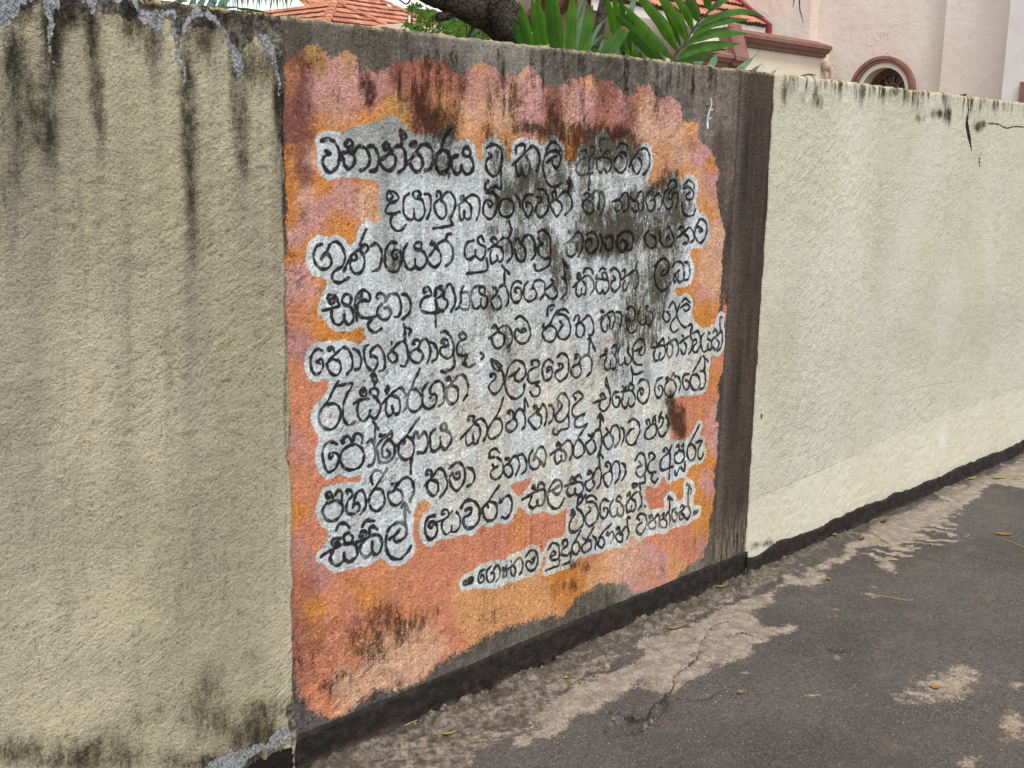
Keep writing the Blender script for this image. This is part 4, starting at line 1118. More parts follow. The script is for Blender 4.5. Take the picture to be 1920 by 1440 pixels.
tag(mesh('ribbon', Vr, Fr, M_RIB), 'torn teal and white ribbon hanging from the nail', 'ribbon')
t = NT('dark_broken_tile'); t.out(t.mix(t.noise(80, 3), L3(38, 32, 28), L3(70, 58, 50)), .9, t.bump(t.noise(120, 3), .003)); M_SHARD = t.m
c = [atY(1794, 179, WY + .03), atY(1806, 176.5, WY + .03), atY(1813, 175, WY + .02), atY(1811, 181, WY + .02)]
Vs = [tuple(v) for v in c] + [tuple(v + Vector((.03, .06, -.012))) for v in c]
tag(mesh('tile_shard', Vs, [(0, 1, 2, 3), (7, 6, 5, 4), (0, 4, 5, 1), (1, 5, 6, 2), (2, 6, 7, 3), (3, 7, 4, 0)], M_SHARD), 'dark broken tile piece lying on top of the cream wall', 'tile piece')
V, Fc = tube([atY(a, b, WY + .05) for a, b in ((1497, 146), (1505, 142), (1516, 139.5), (1524, 140), (1530, 141))], [.004, .0035, .003, .002, .0012], 6)
V2, F2 = tube([atY(a, b, WY + .05) for a, b in ((1516, 139.5), (1523, 142), (1528, 147))], [.0025, .002, .001], 5)
t = NT('dry_twig'); t.out(t.mix(t.noise(60, 3), L3(48, 36, 30), L3(96, 78, 64)), .9); M_TWIG = t.m
V, Fc = joinlists([(V, Fc), (V2, F2)])
tag(mesh('dry_twig', V, Fc, M_TWIG), 'bent dry twig lying on top of the wall just right of the brown strip', 'twig')

# ================================================================== the lane
GX0, GX1, GY0, GY1, GT = 1.3, 7.5, .6, 2.42, .003
gw_, gh_ = int((GX1 - GX0) / GT), int((GY1 - GY0) / GT)
U, Z = np.meshgrid(GX0 + (np.arange(gw_) + .5) * GT, GY0 + (np.arange(gh_) + .5) * GT)
PX, PY = proj(np.stack([U, Z, np.zeros_like(U)], -1)); PX = PX.astype(np.float32); PY = PY.astype(np.float32)
g1, g2 = fbm(gh_, gw_, 30, 40, 401, 5, .6), fbm(gh_, gw_, 30, 40, 402, 5, .6)
WX = PX + (g1 - .5) * 90; WYY = PY + (g2 - .5) * 46
def z8(s): return [(1200 + a / 2.483, 860 + b / 2.483) for a, b in s]
def z7(s): return [(500 + a / 2.4, 1000 + b / 2.4) for a, b in s]
SAND = [z7([(1050,930),(1130,880),(1200,800),(1300,720),(1420,680),(1520,620),(1640,580),(1750,500),(1920,430),(1960,700),(1830,760),(1800,740),(1640,640),(1660,700),(1560,760),(1400,820),(1380,880),(1250,930),(1130,950)]),
 z8([(0,860),(200,780),(330,720),(450,680),(560,640),(640,600),(690,570),(820,520),(900,470),(960,420),(1060,350),(1140,290),(1260,220),(1370,170),(1480,110),(1620,60),(1830,-40),(1830,150),(1700,150),(1600,130),(1470,230),(1400,310),(1290,380),(1200,430),(1130,400),(1040,430),(960,480),(880,540),(800,630),(700,600),(640,660),(560,720),(600,770),(680,740),(700,790),(600,840),(500,870),(520,920),(440,960),(380,950),(300,1010),(170,1070),(0,1040)]),
 z8([(850,740),(920,690),(1000,720),(940,755),(860,780)]), z8([(1030,615),(1110,615),(1090,650),(1040,655)]),
 z8([(1430,1440),(1480,1375),(1580,1365),(1660,1390),(1540,1450)]), z8([(890,930),(950,915),(985,950),(920,965)]),
 z8([(1490,340),(1560,360),(1600,420),(1500,370)]), z8([(980,540),(1090,560),(1160,590),(1040,590)]), z8([(1060,480),(1250,500),(1230,550),(1100,530)]),z8([(820,800),(1000,860),(960,850),(830,815)]),
 z7([(1000,1000),(1130,960),(1250,950),(1100,1010),(980,1060)]), z7([(330,1020),(600,960),(640,990),(420,1050)])]
Rg = np.zeros((gh_, gw_), bool)
for p in SAND: Rg |= poly(WX, WYY, p)
Rg = blur(blur(Rg.astype(np.float32), 10), 6) * .93
strp = sstep(.55, .62, np.sin((PY - PX * .1) * .55 + (g1 - .5) * 14) * .5 + .5) * poly(WX, WYY, z8([(1240,300),(1460,270),(1480,390),(1290,420),(1080,520),(1060,440)])) * .8
Rg = np.maximum(Rg, strp)
strip_ = np.exp(-((PY - (1402 - .449 * (PX - 760)) + 8) / (46 - .018 * (PX - 760))) ** 2) * sstep(820, 1040, PX)
Rg = np.maximum(Rg, .46 * strip_)
Rg = np.maximum(Rg, splat(PX, PY, [(*z8([(1400,1080)])[0], 70, 32, .70), (*z8([(1500,1010)])[0], 50, 20, .6), (*z8([(1290,1090)])[0], 40, 18, .5), (*z8([(1750,1250)])[0], 44, 40, .68), (*z8([(500,1005)])[0], 18, 4, .5), (*z8([(800,1105)])[0], 30, 3, .5), (*z8([(1750,1050)])[0], 26, 20, .4)]))
APR = z7([(150,1100),(300,1000),(700,850),(1000,700),(1300,560),(1600,420),(1920,290)]) + z8([(500,500),(760,370),(1000,270),(1200,190)]) + z8([(1180,240),(960,350),(760,480),(640,570),(480,650),(300,720),(100,800),(-100,900)]) + z7([(1500,620),(1380,680),(1250,760),(1150,860),(1020,960),(900,1060)])
Gg = blur(poly(WX, WYY, APR).astype(np.float32), 4)
Bg = splat(PX, PY, [(*z8([(1370,830)])[0], 50, 22, .8), (*z8([(1620,1120)])[0], 34, 20, .9), (*z8([(1720,880)])[0], 60, 60, .5), (*z8([(1080,780)])[0], 60, 30, .35), (*z8([(1500,700)])[0], 160, 60, .3), (*z8([(700,870)])[0], 50, 10, .6)])
Ag = np.zeros((gh_, gw_), np.float32)
for pts, w in [(z8([(-190,1190),(0,1180),(60,1150),(130,1110),(165,1060),(160,1030),(200,990),(270,940),(285,870),(340,790),(420,760)]), (.6, 1.5)),
               (z8([(130,1115),(260,1130),(350,1105),(430,1095)]), (.5, 1.1)), (z8([(200,990),(340,950),(450,920),(500,905)]), (.3, .8)),
               (z8([(870,880),(900,900),(960,905)]), (.8, 2.0)), (z8([(290,860),(480,820),(690,880)]), (.4, 1.0)), (z7([(1000,700),(1130,630),(1240,590),(1390,500),(1480,440)]), (1.5, 4.0)),
               (z7([(200,1056),(330,990),(480,935)]), (1.0, 2.4))]:
    crackline(pts, w, Ag, PX + (g1 - .5) * 16, PY + (g2 - .5) * 16)
HOLE = z7([(1505,900),(1530,860),(1570,830),(1640,805),(1740,785),(1810,735),(1770,800),(1700,850),(1650,905),(1560,910)])
HOLE2 = z7([(1130,1060),(1150,1030),(1220,1035),(1270,1060)])
hole = blur((poly(PX + (g1 - .5) * 30, PY + (g2 - .5) * 16, HOLE) | poly(PX + (g1 - .5) * 20, PY, HOLE2)).astype(np.float32), 3)
gim = make_image('lane_masks', np.dstack([Rg, Gg, Bg, np.maximum(Ag, hole * .45)]))

xs = np.concatenate([[-300, -60, -12, -3, 0, .8], np.arange(1.3, 4.7, .008), np.arange(4.7, 8.2, .02), [8.6, 9.5, 11, 14, 20, 40, 120, 300]])
ys = np.concatenate([[-300, -60, -12, -3, -.5, .3], np.arange(.7, 2.43, .008), [2.6, 3, 4, 8, 20, 60, 150, 400]])
Xg, Yg = np.meshgrid(xs, ys)
gi = np.clip(((Xg - GX0) / GT).astype(int), 0, gw_ - 1); gj = np.clip(((Yg - GY0) / GT).astype(int), 0, gh_ - 1)
ins = (Xg > GX0) & (Xg < GX1) & (Yg > GY0) & (Yg < GY1)
fine = fbm(len(ys), len(xs), 3, 3, 501, 3); lar = fbm(len(ys), len(xs), 60, 60, 502, 3)
Zg = (lar - .5) * .014 + (fine - .5) * .0035
Zg += ins * (Rg[gj, gi] * .0035 + Gg[gj, gi] * (.004 + (fine - .5) * .016) + Bg[gj, gi] * (fine - .5) * .014 - Ag[gj, gi] * .012 - hole[gj, gi] * (.026 + (fine - .5) * .02))
near = np.clip(1 - (WY - Yg) / .12, 0, 1) * (Yg < 2.43)
Zg += near * (.012 + (fine - .5) * .02)
Zg = np.where(Yg > 2.5, -.005, Zg)
t = NT('worn_asphalt')
uv, x, y, z = uvnode(t, GX0, GX1, GY0, GY1, .010, 'XY')
im = t.image(gim, uv, 'Linear', 'CLIP'); sand, apr, grv = t.sep(im[0])[:3]; crk = im[1]
outside = t.math('GREATER_THAN', t.math('ABSOLUTE', t.math('SUBTRACT', x, 4.4)), 3.05)
prox = t.math('MULTIPLY', outside, t.math('MULTIPLY', t.ramp(y, 1.7, 2.15), t.ramp(t.noise(3, 5, .6), .42, .6)))
sand = t.math('ADD', sand, prox, clamp=True)
# stones set in the tar
v1 = t.vor(120, 'F1'); vc = t.sep(t.vor(120, 'F1', out='Color'))
v2 = t.vor(230, 'F1'); vc2 = t.sep(t.vor(230, 'F1', out='Color'))
st1 = t.math('MULTIPLY', t.ramp(v1, .36, .26), t.ramp(vc[0], .60, .66))
st2 = t.math('MULTIPLY', t.ramp(v2, .38, .26), t.ramp(vc2[0], .62, .7))
tar = t.mix(t.ramp(t.noise(1.6, 5, .6), .35, .65), L3(80, 75, 72), L3(97, 92, 88))
tar = t.mix(t.ramp(t.noise(60, 5, .7), .38, .66, 0, .5), tar, L3(56, 50, 48))
tar = t.mix(t.math('MULTIPLY', t.ramp(t.noise(6, 5, .65), .5, .72), .4), tar, L3(120, 108, 98))
tar = t.mix(t.math('MULTIPLY', st1, .75), tar, t.mix(vc[1], L3(96, 90, 86), L3(150, 142, 132)))
tar = t.mix(t.math('MULTIPLY', st2, .7), tar, t.mix(vc2[1], L3(78, 72, 70), L3(140, 126, 112)))
tar = t.mix(t.math('MULTIPLY', t.ramp(vc2[2], .990, .994), t.ramp(v2, .4, .3)), tar, L3(214, 208, 198))
tar = grit(t, tar, .60, 1.42, 210)
mort = t.mix(t.ramp(t.noise(45, 6, .72), .36, .66), L3(78, 70, 62), L3(158, 146, 130))
mort = t.mix(t.math('MULTIPLY', st1, .8), mort, t.mix(vc[1], L3(110, 104, 98), L3(178, 170, 160)))
mort = t.mix(t.ramp(t.noise(9, 5, .65), .45, .66, 0, .8), mort, L3(64, 58, 50))
sc_ = t.mix(t.ramp(t.noise(22, 5, .65), .38, .66), L3(142, 130, 117), L3(174, 161, 146))
sc_ = t.mix(t.ramp(t.noise(120, 5, .75), .58, .70, 0, .6), sc_, L3(120, 102, 86))
sc_ = t.mix(t.math('MULTIPLY', st1, .5), sc_, L3(120, 110, 100))
sc_ = grit(t, sc_, .72, 1.2, 220)
sc_ = t.mix(t.math('MULTIPLY', t.ramp(y, 1.5, 1.2), .35), sc_, L3(158, 128, 104))
apf = t.ramp(t.math('ADD', apr, t.math('MULTIPLY', t.math('SUBTRACT', t.noise(40, 5, .7), .5), 1.0)), .35, .65)
col = t.mix(apf, tar, mort)
sf = t.ramp(t.math('ADD', sand, t.math('MULTIPLY', t.math('SUBTRACT', t.math('ADD', t.math('MULTIPLY', t.noise(11, 7, .72), .6), t.math('MULTIPLY', t.noise(120, 4, .75), .4)), .5), 2.9)), .41, .66)
sf = t.math('MULTIPLY', sf, t.ramp(apf, 0, 1, .96, .75))
col = t.mix(sf, col, sc_)
col = t.mix(t.ramp(grv, .2, .8, 0, .35), col, L3(92, 84, 76))
col = t.mix(t.ramp(crk, .3, .8, 0, .8), col, L3(34, 29, 26))
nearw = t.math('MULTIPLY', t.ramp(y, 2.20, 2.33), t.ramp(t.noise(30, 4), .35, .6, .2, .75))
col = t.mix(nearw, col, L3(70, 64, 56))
gard = t.ramp(y, 2.40, 2.45)
col = t.mix(gard, col, t.mix(t.noise(4, 4), L3(84, 74, 56), L3(70, 90, 48)))
h = t.math('ADD', t.math('MULTIPLY', t.noise(140, 4, .65), 1.0), t.math('ADD', t.math('MULTIPLY', st1, .5), t.math('MULTIPLY', st2, .3)))
h = t.math('ADD', h, t.math('MULTIPLY', sf, .5))
t.out(col, t.ramp(t.noise(9, 3), .3, .7, .72, .92), t.bump(h, .0045, 1.0), .3)
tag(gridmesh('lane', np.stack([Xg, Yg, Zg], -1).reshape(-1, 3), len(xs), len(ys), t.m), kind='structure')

def gheight(x, y):
    i = int(np.argmin(np.abs(xs - x))); j = int(np.argmin(np.abs(ys - y))); return float(Zg[j, i])

# loose stones and grit
r = random.Random(11)
def rock(c, s, r):
    n = 6; V = []
    for k in range(n):
        a = 2 * math.pi * k / n; V.append(Vector(c) + Vector((math.cos(a) * s * r.uniform(.7, 1.1), math.sin(a) * s * r.uniform(.6, 1.0), -.1 * s)))
    for k in range(n):
        a = 2 * math.pi * (k + .4) / n; V.append(Vector(c) + Vector((math.cos(a) * s * r.uniform(.4, .8), math.sin(a) * s * r.uniform(.4, .7), s * r.uniform(.35, .7))))
    Fc = [tuple(range(n - 1, -1, -1)), tuple(range(n, 2 * n))] + [(k, (k + 1) % n, n + (k + 1) % n, n + k) for k in range(n)]
    return V, Fc
t = NT('loose_stone'); oi = t.n('ShaderNodeObjectInfo')
g = t.n('ShaderNodeNewGeometry')
t.out(t.mix(g.outputs['Random Per Island'], L3(74, 69, 64), L3(128, 120, 110)), .9, t.bump(t.noise(200, 3), .001)); M_STONE = t.m
parts = []
for k in range(1500):
    if k < 700: px, py = r.uniform(560, 1920), 0; py = 1440 - .44 * (px - 583) + r.uniform(2, 60) * r.random()
    else: px, py = r.uniform(900, 1920), r.uniform(950, 1440)
    p = atZ(px, py, 0)
    if p.y > WY - .02 or p.y < .6 or p.x > 8: continue
    parts.append(rock((p.x, p.y, gheight(p.x, p.y)), r.uniform(.0012, .0038) * (1.7 if r.random() < .08 else 1), r))
for k in range(26):
    px, py = z7([(r.uniform(1520, 1760), r.uniform(800, 900))])[0]
    p = atZ(px, py + 6, -.01); parts.append(rock((p.x, p.y, gheight(p.x, p.y)), r.uniform(.005, .012), r))
for k in range(40):
    px = r.uniform(760, 1060); py = 1290 - .45 * (px - 917) + r.uniform(-2, 14)
    p = atZ(px, py, 0)
    if p.y > WY - .02: p.y = WY - .03
    parts.append(rock((p.x, p.y, gheight(p.x, p.y)), r.uniform(.004, .009), r))
V, Fc = joinlists(parts)
tag(mesh('loose_gravel', V, Fc, M_STONE), 'grit and small grey stones scattered on the lane', 'gravel', kind='stuff')
for (px, py, s, lab) in [(1316, 1227, .014, 'small red-flecked stone in the sandy patch near the fork of the cracks'), (1301, 1232, .016, 'flat grey stone set in the sandy patch near the crack'), (1597, 1230, .009, 'bluish grey pebble alone on the dark asphalt'), (1212, 1350, .016, 'grey chunk at the right end of the broken hole'), (1392, 1105, .024, 'pale mortar lump against the apron below the brown strip'), (1514, 1353, .008, 'tiny white chip on the open asphalt'), (843, 1343, .012, 'round stone near the wall foot'), (990, 1275, .012, 'stone lying beside the gap under the black band')]:
    p = atZ(px, py, 0); V, Fc = rock((p.x, p.y, gheight(p.x, p.y)), s * .8, r)
    tag(mesh('stone', V, Fc, M_STONE if 'white' not in lab else M_STONE), lab, 'stone', 'single stones on the lane')
# fallen leaves
def leafmat(name, c1, c2):
    t = NT(name); t.out(t.mix(t.noise(90, 3), c1, c2), .6); return t.m
ML_Y = leafmat('yellow_leaf', L3(160, 152, 52), L3(124, 128, 54)); ML_O = leafmat('orange_leaf', L3(170, 122, 50), L3(138, 90, 44)); ML_B = leafmat('brown_leaf', L3(120, 66, 44), L3(88, 52, 38))
def fallen(px, py, L, W, ang, mat, lab):
    p = atZ(px, py, 0); z = gheight(p.x, p.y) + .004
    V = []; Fc = []; n = 7; ca, sa = math.cos(ang), math.sin(ang)
    for i in range(n):
        s = i / (n - 1); w = W * math.sin(math.pi * min(1, s * .96 + .03)) ** .8; a = (s - .5) * L
        zz = z + .006 * abs(s - .5) ** 1.5 * 2
        for k, ww_ in ((0, -w), (1, 0), (2, w)):
            b = ww_ + .1 * L * (s - .5) ** 2
            V.append((p.x + a * ca - b * sa, p.y + a * sa + b * ca, zz + (.002 if k != 1 else 0)))
    for i in range(n - 1):
        for k in (0, 1): Fc.append((i * 3 + k, i * 3 + k + 1, i * 3 + k + 4, i * 3 + k + 3))
    nb = len(V); V += [(a, b, c - .0008) for a, b, c in V]; Fc += [tuple(i + nb for i in reversed(f)) for f in Fc]
    return tag(mesh('fallen_leaf', V, Fc, mat, smooth=True), lab, 'leaf', 'leaves fallen on the lane')
for a in [(1351, 1108, .042, .007, -.5, ML_Y, 'yellow-green leaf close to the wall foot under the lower right of the text'), (1262, 1182, .05, .006, -.6, ML_Y, 'long yellow-green leaf at the edge of the apron, left of the other near the wall'),
          (1564, 1013, .045, .010, .4, ML_Y, 'bright yellow leaf against the apron right of the brown strip'), (1875, 899, .09, .012, -.55, ML_Y, 'larger yellow-green leaf on the pale patch at the far right'),
          (1822, 903, .07, .012, -.2, ML_Y, 'dull green-yellow leaf beside the black band at the far right'), (1881, 1004, .085, .012, -.9, ML_O, 'orange leaf alone on the dark asphalt at the far right'),
          (1554, 1090, .022, .010, .2, ML_O, 'tiny orange leaf scrap beyond the wide sandy patches'), (1387, 1304, .022, .008, 0, ML_O, 'small orange-yellow petal on the asphalt by the crack'),
          (1753, 1293, .034, .012, 1.4, ML_O, 'curled ochre leaf in the round sandy stain'), (1657, 983, .06, .010, .1, ML_B, 'reddish brown leaf on the pale sand strip'),
          (1615, 1015, .05, .009, .0, ML_B, 'brown leaf beside the long dry stalk'), (842, 1379, .05, .005, -.4, ML_Y, 'thin yellow leaf on the grey apron nearest the camera'), (1061, 1275, .02, .006, .5, ML_Y, 'tiny yellow scrap on the mortar near the broken gap')]:
    fallen(*a)
t = NT('straw'); t.out(L3(166, 140, 92), .8); M_STRAW = t.m
for pts, w, lab in [([(1640, 1055), (1665, 1050), (1690, 1040)], .0018, 'dry straw stalk lying on the striped sandy patch'), ([(1620, 1118), (1655, 1121), (1700, 1128), (1712, 1127)], .0014, 'long thin straw stalk on dark asphalt'),
                    ([(759, 1368), (772, 1362), (782, 1356)], .0016, 'short pale straw by the wall foot, nearest the camera'), ([(1632, 1001), (1650, 1012), (1668, 1024)], .0018, 'thin dark stalk crossing the sand strip by the brown leaf'), ([(1880, 1012), (1905, 1022), (1925, 1030)], .0018, 'pale stalk at the right edge of the lane')]:
    q = [atZ(a, b, 0) for a, b in pts]; q = [Vector((p.x, p.y, gheight(p.x, p.y) + .004)) for p in q]
    V, Fc = tube(q, w, 5); tag(mesh('dry_stalk', V, Fc, M_STRAW), lab, 'stalk')
# ================================================================== beyond the wall
def simple(name, c1, c2, scale=8, rough=.85, bump=0, bs=60, stretch=None):
    t = NT(name); c = t.mix(t.ramp(t.noise(scale, 5, .6, stretch=stretch), .35, .65), c1, c2)
    t.out(c, rough, t.bump(t.noise(bs, 4, .6), bump) if bump else None); return t.m
t = NT('pale_pink_render')
c = t.mix(t.ramp(t.noise(.9, 5, .6), .35, .65), L3(219, 203, 192), L3(226, 213, 204))
c = t.mix(t.ramp(t.noise(5, 6, .7), .58, .74, 0, .35), c, L3(196, 176, 164))
crk = t.ramp(t.vor(.55, 'DISTANCE_TO_EDGE', v=t.vadd(t.pos, t.vmul(t.noise(1.6, 4, col=True), (1.4, 1.4, 1.4)))), .012, .0, 0, 1)
crk = t.math('MULTIPLY', crk, t.ramp(t.noise(.7, 2), .5, .6))
c = t.mix(t.math('MULTIPLY', crk, .12), c, L3(170, 150, 138))
hh = t.math('ADD', t.math('MULTIPLY', t.noise(7, 6, .6), 1.0), t.math('MULTIPLY', crk, .35))
t.out(c, .85, t.bump(hh, .02, .8)); M_PINK = t.m
M_CREAM = simple('cream_render', L3(222, 208, 190), L3(228, 217, 202), 1.5, .85, .006, 20)
M_WHITE = simple('white_render', L3(214, 205, 203), L3(222, 215, 213), 2, .8)
M_MOULD = simple('brown_pink_moulding', L3(126, 89, 81), L3(142, 104, 96), 5, .7, .003, 50)
M_DKWOOD = simple('brown_window_wood', L3(92, 54, 46), L3(112, 70, 60), 12, .55)
M_MAROON = simple('maroon_flashing', L3(124, 54, 58), L3(138, 66, 70), 6, .5)
t = NT('dark_glass'); t.out(L3(36, 44, 42), .12, None, .5); M_GLASS = t.m
t = NT('clay_tile'); oi = t.n('ShaderNodeObjectInfo')
c = t.mix(oi.outputs['Random'], L3(170, 104, 80), L3(206, 150, 122))
c = t.mix(t.ramp(t.noise(6, 5, .65), .5, .7, 0, .5), c, L3(150, 92, 74)); t.out(c, .85, t.bump(t.noise(30, 3), .006)); M_TILE = t.m
M_TILE_DARK = simple('tile_lip_shade', L3(70, 52, 48), L3(96, 70, 62), 8)  # dark lip faces, painted shadow lines between the tile rows
M_PIPE = simple('pinkish_pipe_paint', L3(196, 176, 158), L3(176, 156, 138), 8, .5)
M_GREYB = simple('grey_render', L3(84, 86, 92), L3(100, 102, 108), 2)

def prism(pts, d, name, mat, parent):
    """polygon of 3D points extruded by vector d"""
    n = len(pts); V = [Vector(p) for p in pts] + [Vector(p) + d for p in pts]
    Fc = [tuple(range(n)), tuple(range(2 * n - 1, n - 1, -1))] + [(i, (i + 1) % n, n + (i + 1) % n, n + i) for i in range(n)]
    o = mesh(name, V, Fc, mat, parent)
    bm = bmesh.new(); bm.from_mesh(o.data); bmesh.ops.recalc_face_normals(bm, faces=bm.faces); bm.to_mesh(o.data); bm.free()
    return o
def blk(name, x0, x1, y0, y1, z0, z1, mat, parent):
    V = []; Fc = []; box(V, Fc, x0, x1, y0, y1, z0, z1); return mesh(name, V, Fc, mat, parent)

# ------------------------------------------------------------------ church behind the right of the wall
CXW = 18.0
ch = empty('church', (18.5, 8, 0), 'large pale pink rendered church with brown mouldings behind the cream part of the wall', 'church')
yA = atX(1519, 40, CXW - .28).y; yB = atX(1774, 120, CXW).y; yC = atX(1903, 100, CXW - .16).y
Ya = atX(1555, 96, CXW).y
# (the main wall with its arched opening is built below, with the window)
blk('pilaster', CXW - .28, CXW - .002, yA, Ya + 3.8, 3.0, 13, M_PINK, ch)
blk('pilaster', CXW - .16, CXW - .002, yC - .002, yB, -.02, 13, M_PINK, ch)
tag(blk('pilaster', CXW - .5, CXW + .4, yC - 3.0, yC, -.02, 13, M_WHITE, ch), 'whiter projecting corner at the right edge')
p = atX(1914, 170, CXW - .5)
blk('window_surround', CXW - .56, CXW - .45, p.y - .25, p.y, -.02, p.z + .12, M_MOULD, ch)
# round headed window
wl, wr, wt_ = atX(1600, 157, CXW), atX(1718, 168, CXW), atX(1664, 107, CXW)
R0 = (wl.y - wr.y) / 2; cy_ = (wl.y + wr.y) / 2; cz_ = wt_.z - R0
def archring(name, r1, r0, x0, x1, mat, parent, down=1.2, n=28):
    """half ring with straight legs in the plane x, from x0 (front) to x1 (back)"""
    prof = [(r1, -down), ] + [(r1, 0)] * 0
    A = [(cy_ + r1 * math.cos(a), cz_ + r1 * math.sin(a)) for a in np.linspace(0, math.pi, n)]
    B = [(cy_ + r0 * math.cos(a), cz_ + r0 * math.sin(a)) for a in np.linspace(0, math.pi, n)]
    A = [(A[0][0], cz_ - down)] + A + [(A[-1][0], cz_ - down)]; B = [(B[0][0], cz_ - down)] + B + [(B[-1][0], cz_ - down)]
    V = []; Fc = []; m = len(A)
    for (a, b) in zip(A, B): V += [(x0, *a), (x0, *b), (x1, *b), (x1, *a)]
    for i in range(m - 1):
        for k in range(4):
            p, q = i * 4 + k, i * 4 + (k + 1) % 4; Fc.append((p, q, q + 4, p + 4))
    Fc += [(0, 3, 2, 1), tuple((m - 1) * 4 + k for k in range(4))]
    o = mesh(name, V, Fc, mat, parent)
    bm = bmesh.new(); bm.from_mesh(o.data); bmesh.ops.recalc_face_normals(bm, faces=bm.faces); bm.to_mesh(o.data); bm.free(); return o
win = archring('window', R0, R0 * .84, CXW - .09, CXW - .003, M_MOULD, ch)
archring('moulding_step', R0 * 1.0 + .012, R0 * .93, CXW - .12, CXW - .092, M_MOULD, win)
archring('pale_band', R0 * .838, R0 * .70, CXW - .045, CXW - .003, M_CREAM, win)
RO = R0 * .72; dn = 1.2
pts = [(CXW, yB - .3, cz_ - dn), (CXW, cy_ - RO, cz_ - dn)] + [(CXW, cy_ - RO * math.cos(a), cz_ + RO * math.sin(a)) for a in np.linspace(0, math.pi, 30)] + [(CXW, cy_ + RO, cz_ - dn), (CXW, Ya + 4, cz_ - dn), (CXW, Ya + 4, 13), (CXW, yB - .3, 13)]
prism(pts, Vector((.4, 0, 0)), 'wall', M_PINK, ch)
blk('wall', CXW, CXW + .4, yB - .3, Ya + 4, -.02, cz_ - dn, M_PINK, ch)
XB = CXW + .26
archring('frame', RO, RO * .86, XB - .03, XB + .05, M_DKWOOD, win)
archring('frame', RO * .859, RO * .72, XB + .0, XB + .06, M_DKWOOD, win)
r_ = RO * .72
pts = [(XB + .05, cy_ - r_ - .05, cz_ - dn)] + [(XB + .05, cy_ - (r_ + .05) * math.cos(a), cz_ + (r_ + .05) * math.sin(a)) for a in np.linspace(0, math.pi, 26)] + [(XB + .05, cy_ + r_ + .05, cz_ - dn)]
prism(pts, Vector((.01, 0, 0)), 'glass', M_GLASS, win)
archring('glazing_bar', r_ * .56, r_ * .48, XB + .015, XB + .048, M_MOULD, win, down=.0)
for k, a in enumerate(np.radians([22, 58, 94, 130, 162])):
    q0 = Vector((XB + .03, cy_ + r_ * .54 * math.cos(a), cz_ + r_ * .54 * math.sin(a))); q1 = Vector((XB + .03, cy_ + r_ * 1.02 * math.cos(a), cz_ + r_ * 1.02 * math.sin(a)))
    V, Fc = tube([q0, q1], .016, 4); mesh('glazing_bar', V, Fc, M_MOULD, win)
for a in (-.25, 0.0, .25):
    V, Fc = tube([(XB + .03, cy_ + r_ * a * 1.3, cz_ - dn), (XB + .03, cy_ + r_ * a * 1.3, cz_ + r_ * .42)], .016, 4); mesh('glazing_bar', V, Fc, M_MOULD, win)
V, Fc = tube([(XB + .03, cy_ - r_, cz_ - .0), (XB + .03, cy_ + r_, cz_ - .0)], .018, 4); mesh('glazing_bar', V, Fc, M_MOULD, win)

# annex with its cornice
an = empty('church_annex', (15.5, Ya, 0), 'low cream annex with brown cornice and pediment joined to the pink church', 'annex')
X0 = atY(1391, 68, Ya).x
zc = atY(1500, 92, Ya - .0).z
blk('wall', X0, CXW - .003, Ya, Ya + .3, -.02, zc + .06, M_CREAM, an)
def cornice(name, pt_front, X_0, X_1, parent, k=1.0, mit=0.0):
    """moulding running along x; pt_front = a point on its front lip"""
    y, z = pt_front.y, pt_front.z
    pr = [(.30, .10), (.02, .012), (0, 0), (0, -.05), (.03, -.06), (.05, -.10), (.10, -.125), (.11, -.165), (.16, -.175), (.30, -.175)]
    V = []; n = len(pr)
    for X, s in ((X_0, 0), (X_1, 1)): V += [(X + (mit * a * k if s else 0), y + a * k, z + b * k) for a, b in pr]
    Fc = [tuple(range(n)), tuple(range(2 * n - 1, n - 1, -1))] + [(i, (i + 1) % n, n + (i + 1) % n, n + i) for i in range(n)]
    o = mesh(name, V, Fc, M_MOULD, parent)
    bm = bmesh.new(); bm.from_mesh(o.data); bmesh.ops.recalc_face_normals(bm, faces=bm.faces); bm.to_mesh(o.data); bm.free(); return o
f1 = atY(1560, 87.5, Ya - .17)
fl_ = atY(1388, 62, Ya - .17)
cornice('cornice', f1, fl_.x, f1.x + .02, an, 1.0)
# stepped pediment end: raking moulding and the lower cornice
pa, pb = atY(1386, 56, Ya - .20), None
yq = Ya - .20
rr_ = ray(1401, 112); yb = pa.x * rr_[1] / rr_[0]; pb = atY(1401, 112, yb)
for nm, (o1, o2) in dict(a=(0, .16), b=(.16, .30)).items():
    dd = .035 if nm == 'a' else 0
    prism([pa + Vector((0, 0, .05)), pb + Vector((0, 0, .02)), pb + Vector((-.02, .02, -.10)), pa + Vector((-.0, .02, -.22))], Vector((-o2, .0, dd)), 'raking_moulding' , M_MOULD, an) if nm == 'b' else prism([pa + Vector((.012, -.02, .07)), pb + Vector((.012, -.03, .03)), pb + Vector((.012, -.03, -.03)), pa + Vector((.012, -.02, .0))], Vector((-.34, 0, 0)), 'raking_moulding', M_MOULD, an)
f2 = atY(1401, 106.5, yb)
xl = atY(1290, 92, yb).x
cornice('cornice', f2, xl, f2.x, an, .95, -.75)
blk('wall', xl, pb.x - .22, yb + .24, Ya - .001, -.02, f2.z - .1, M_CREAM, an)
prism([Vector((pb.x - .22, yb + .25, f2.z - .05)), Vector((pb.x - .22, Ya, f2.z - .05)), Vector((pb.x - .22, Ya, pa.z - .12))], Vector((-.7, 0, 0)), 'wall', M_CREAM, an)
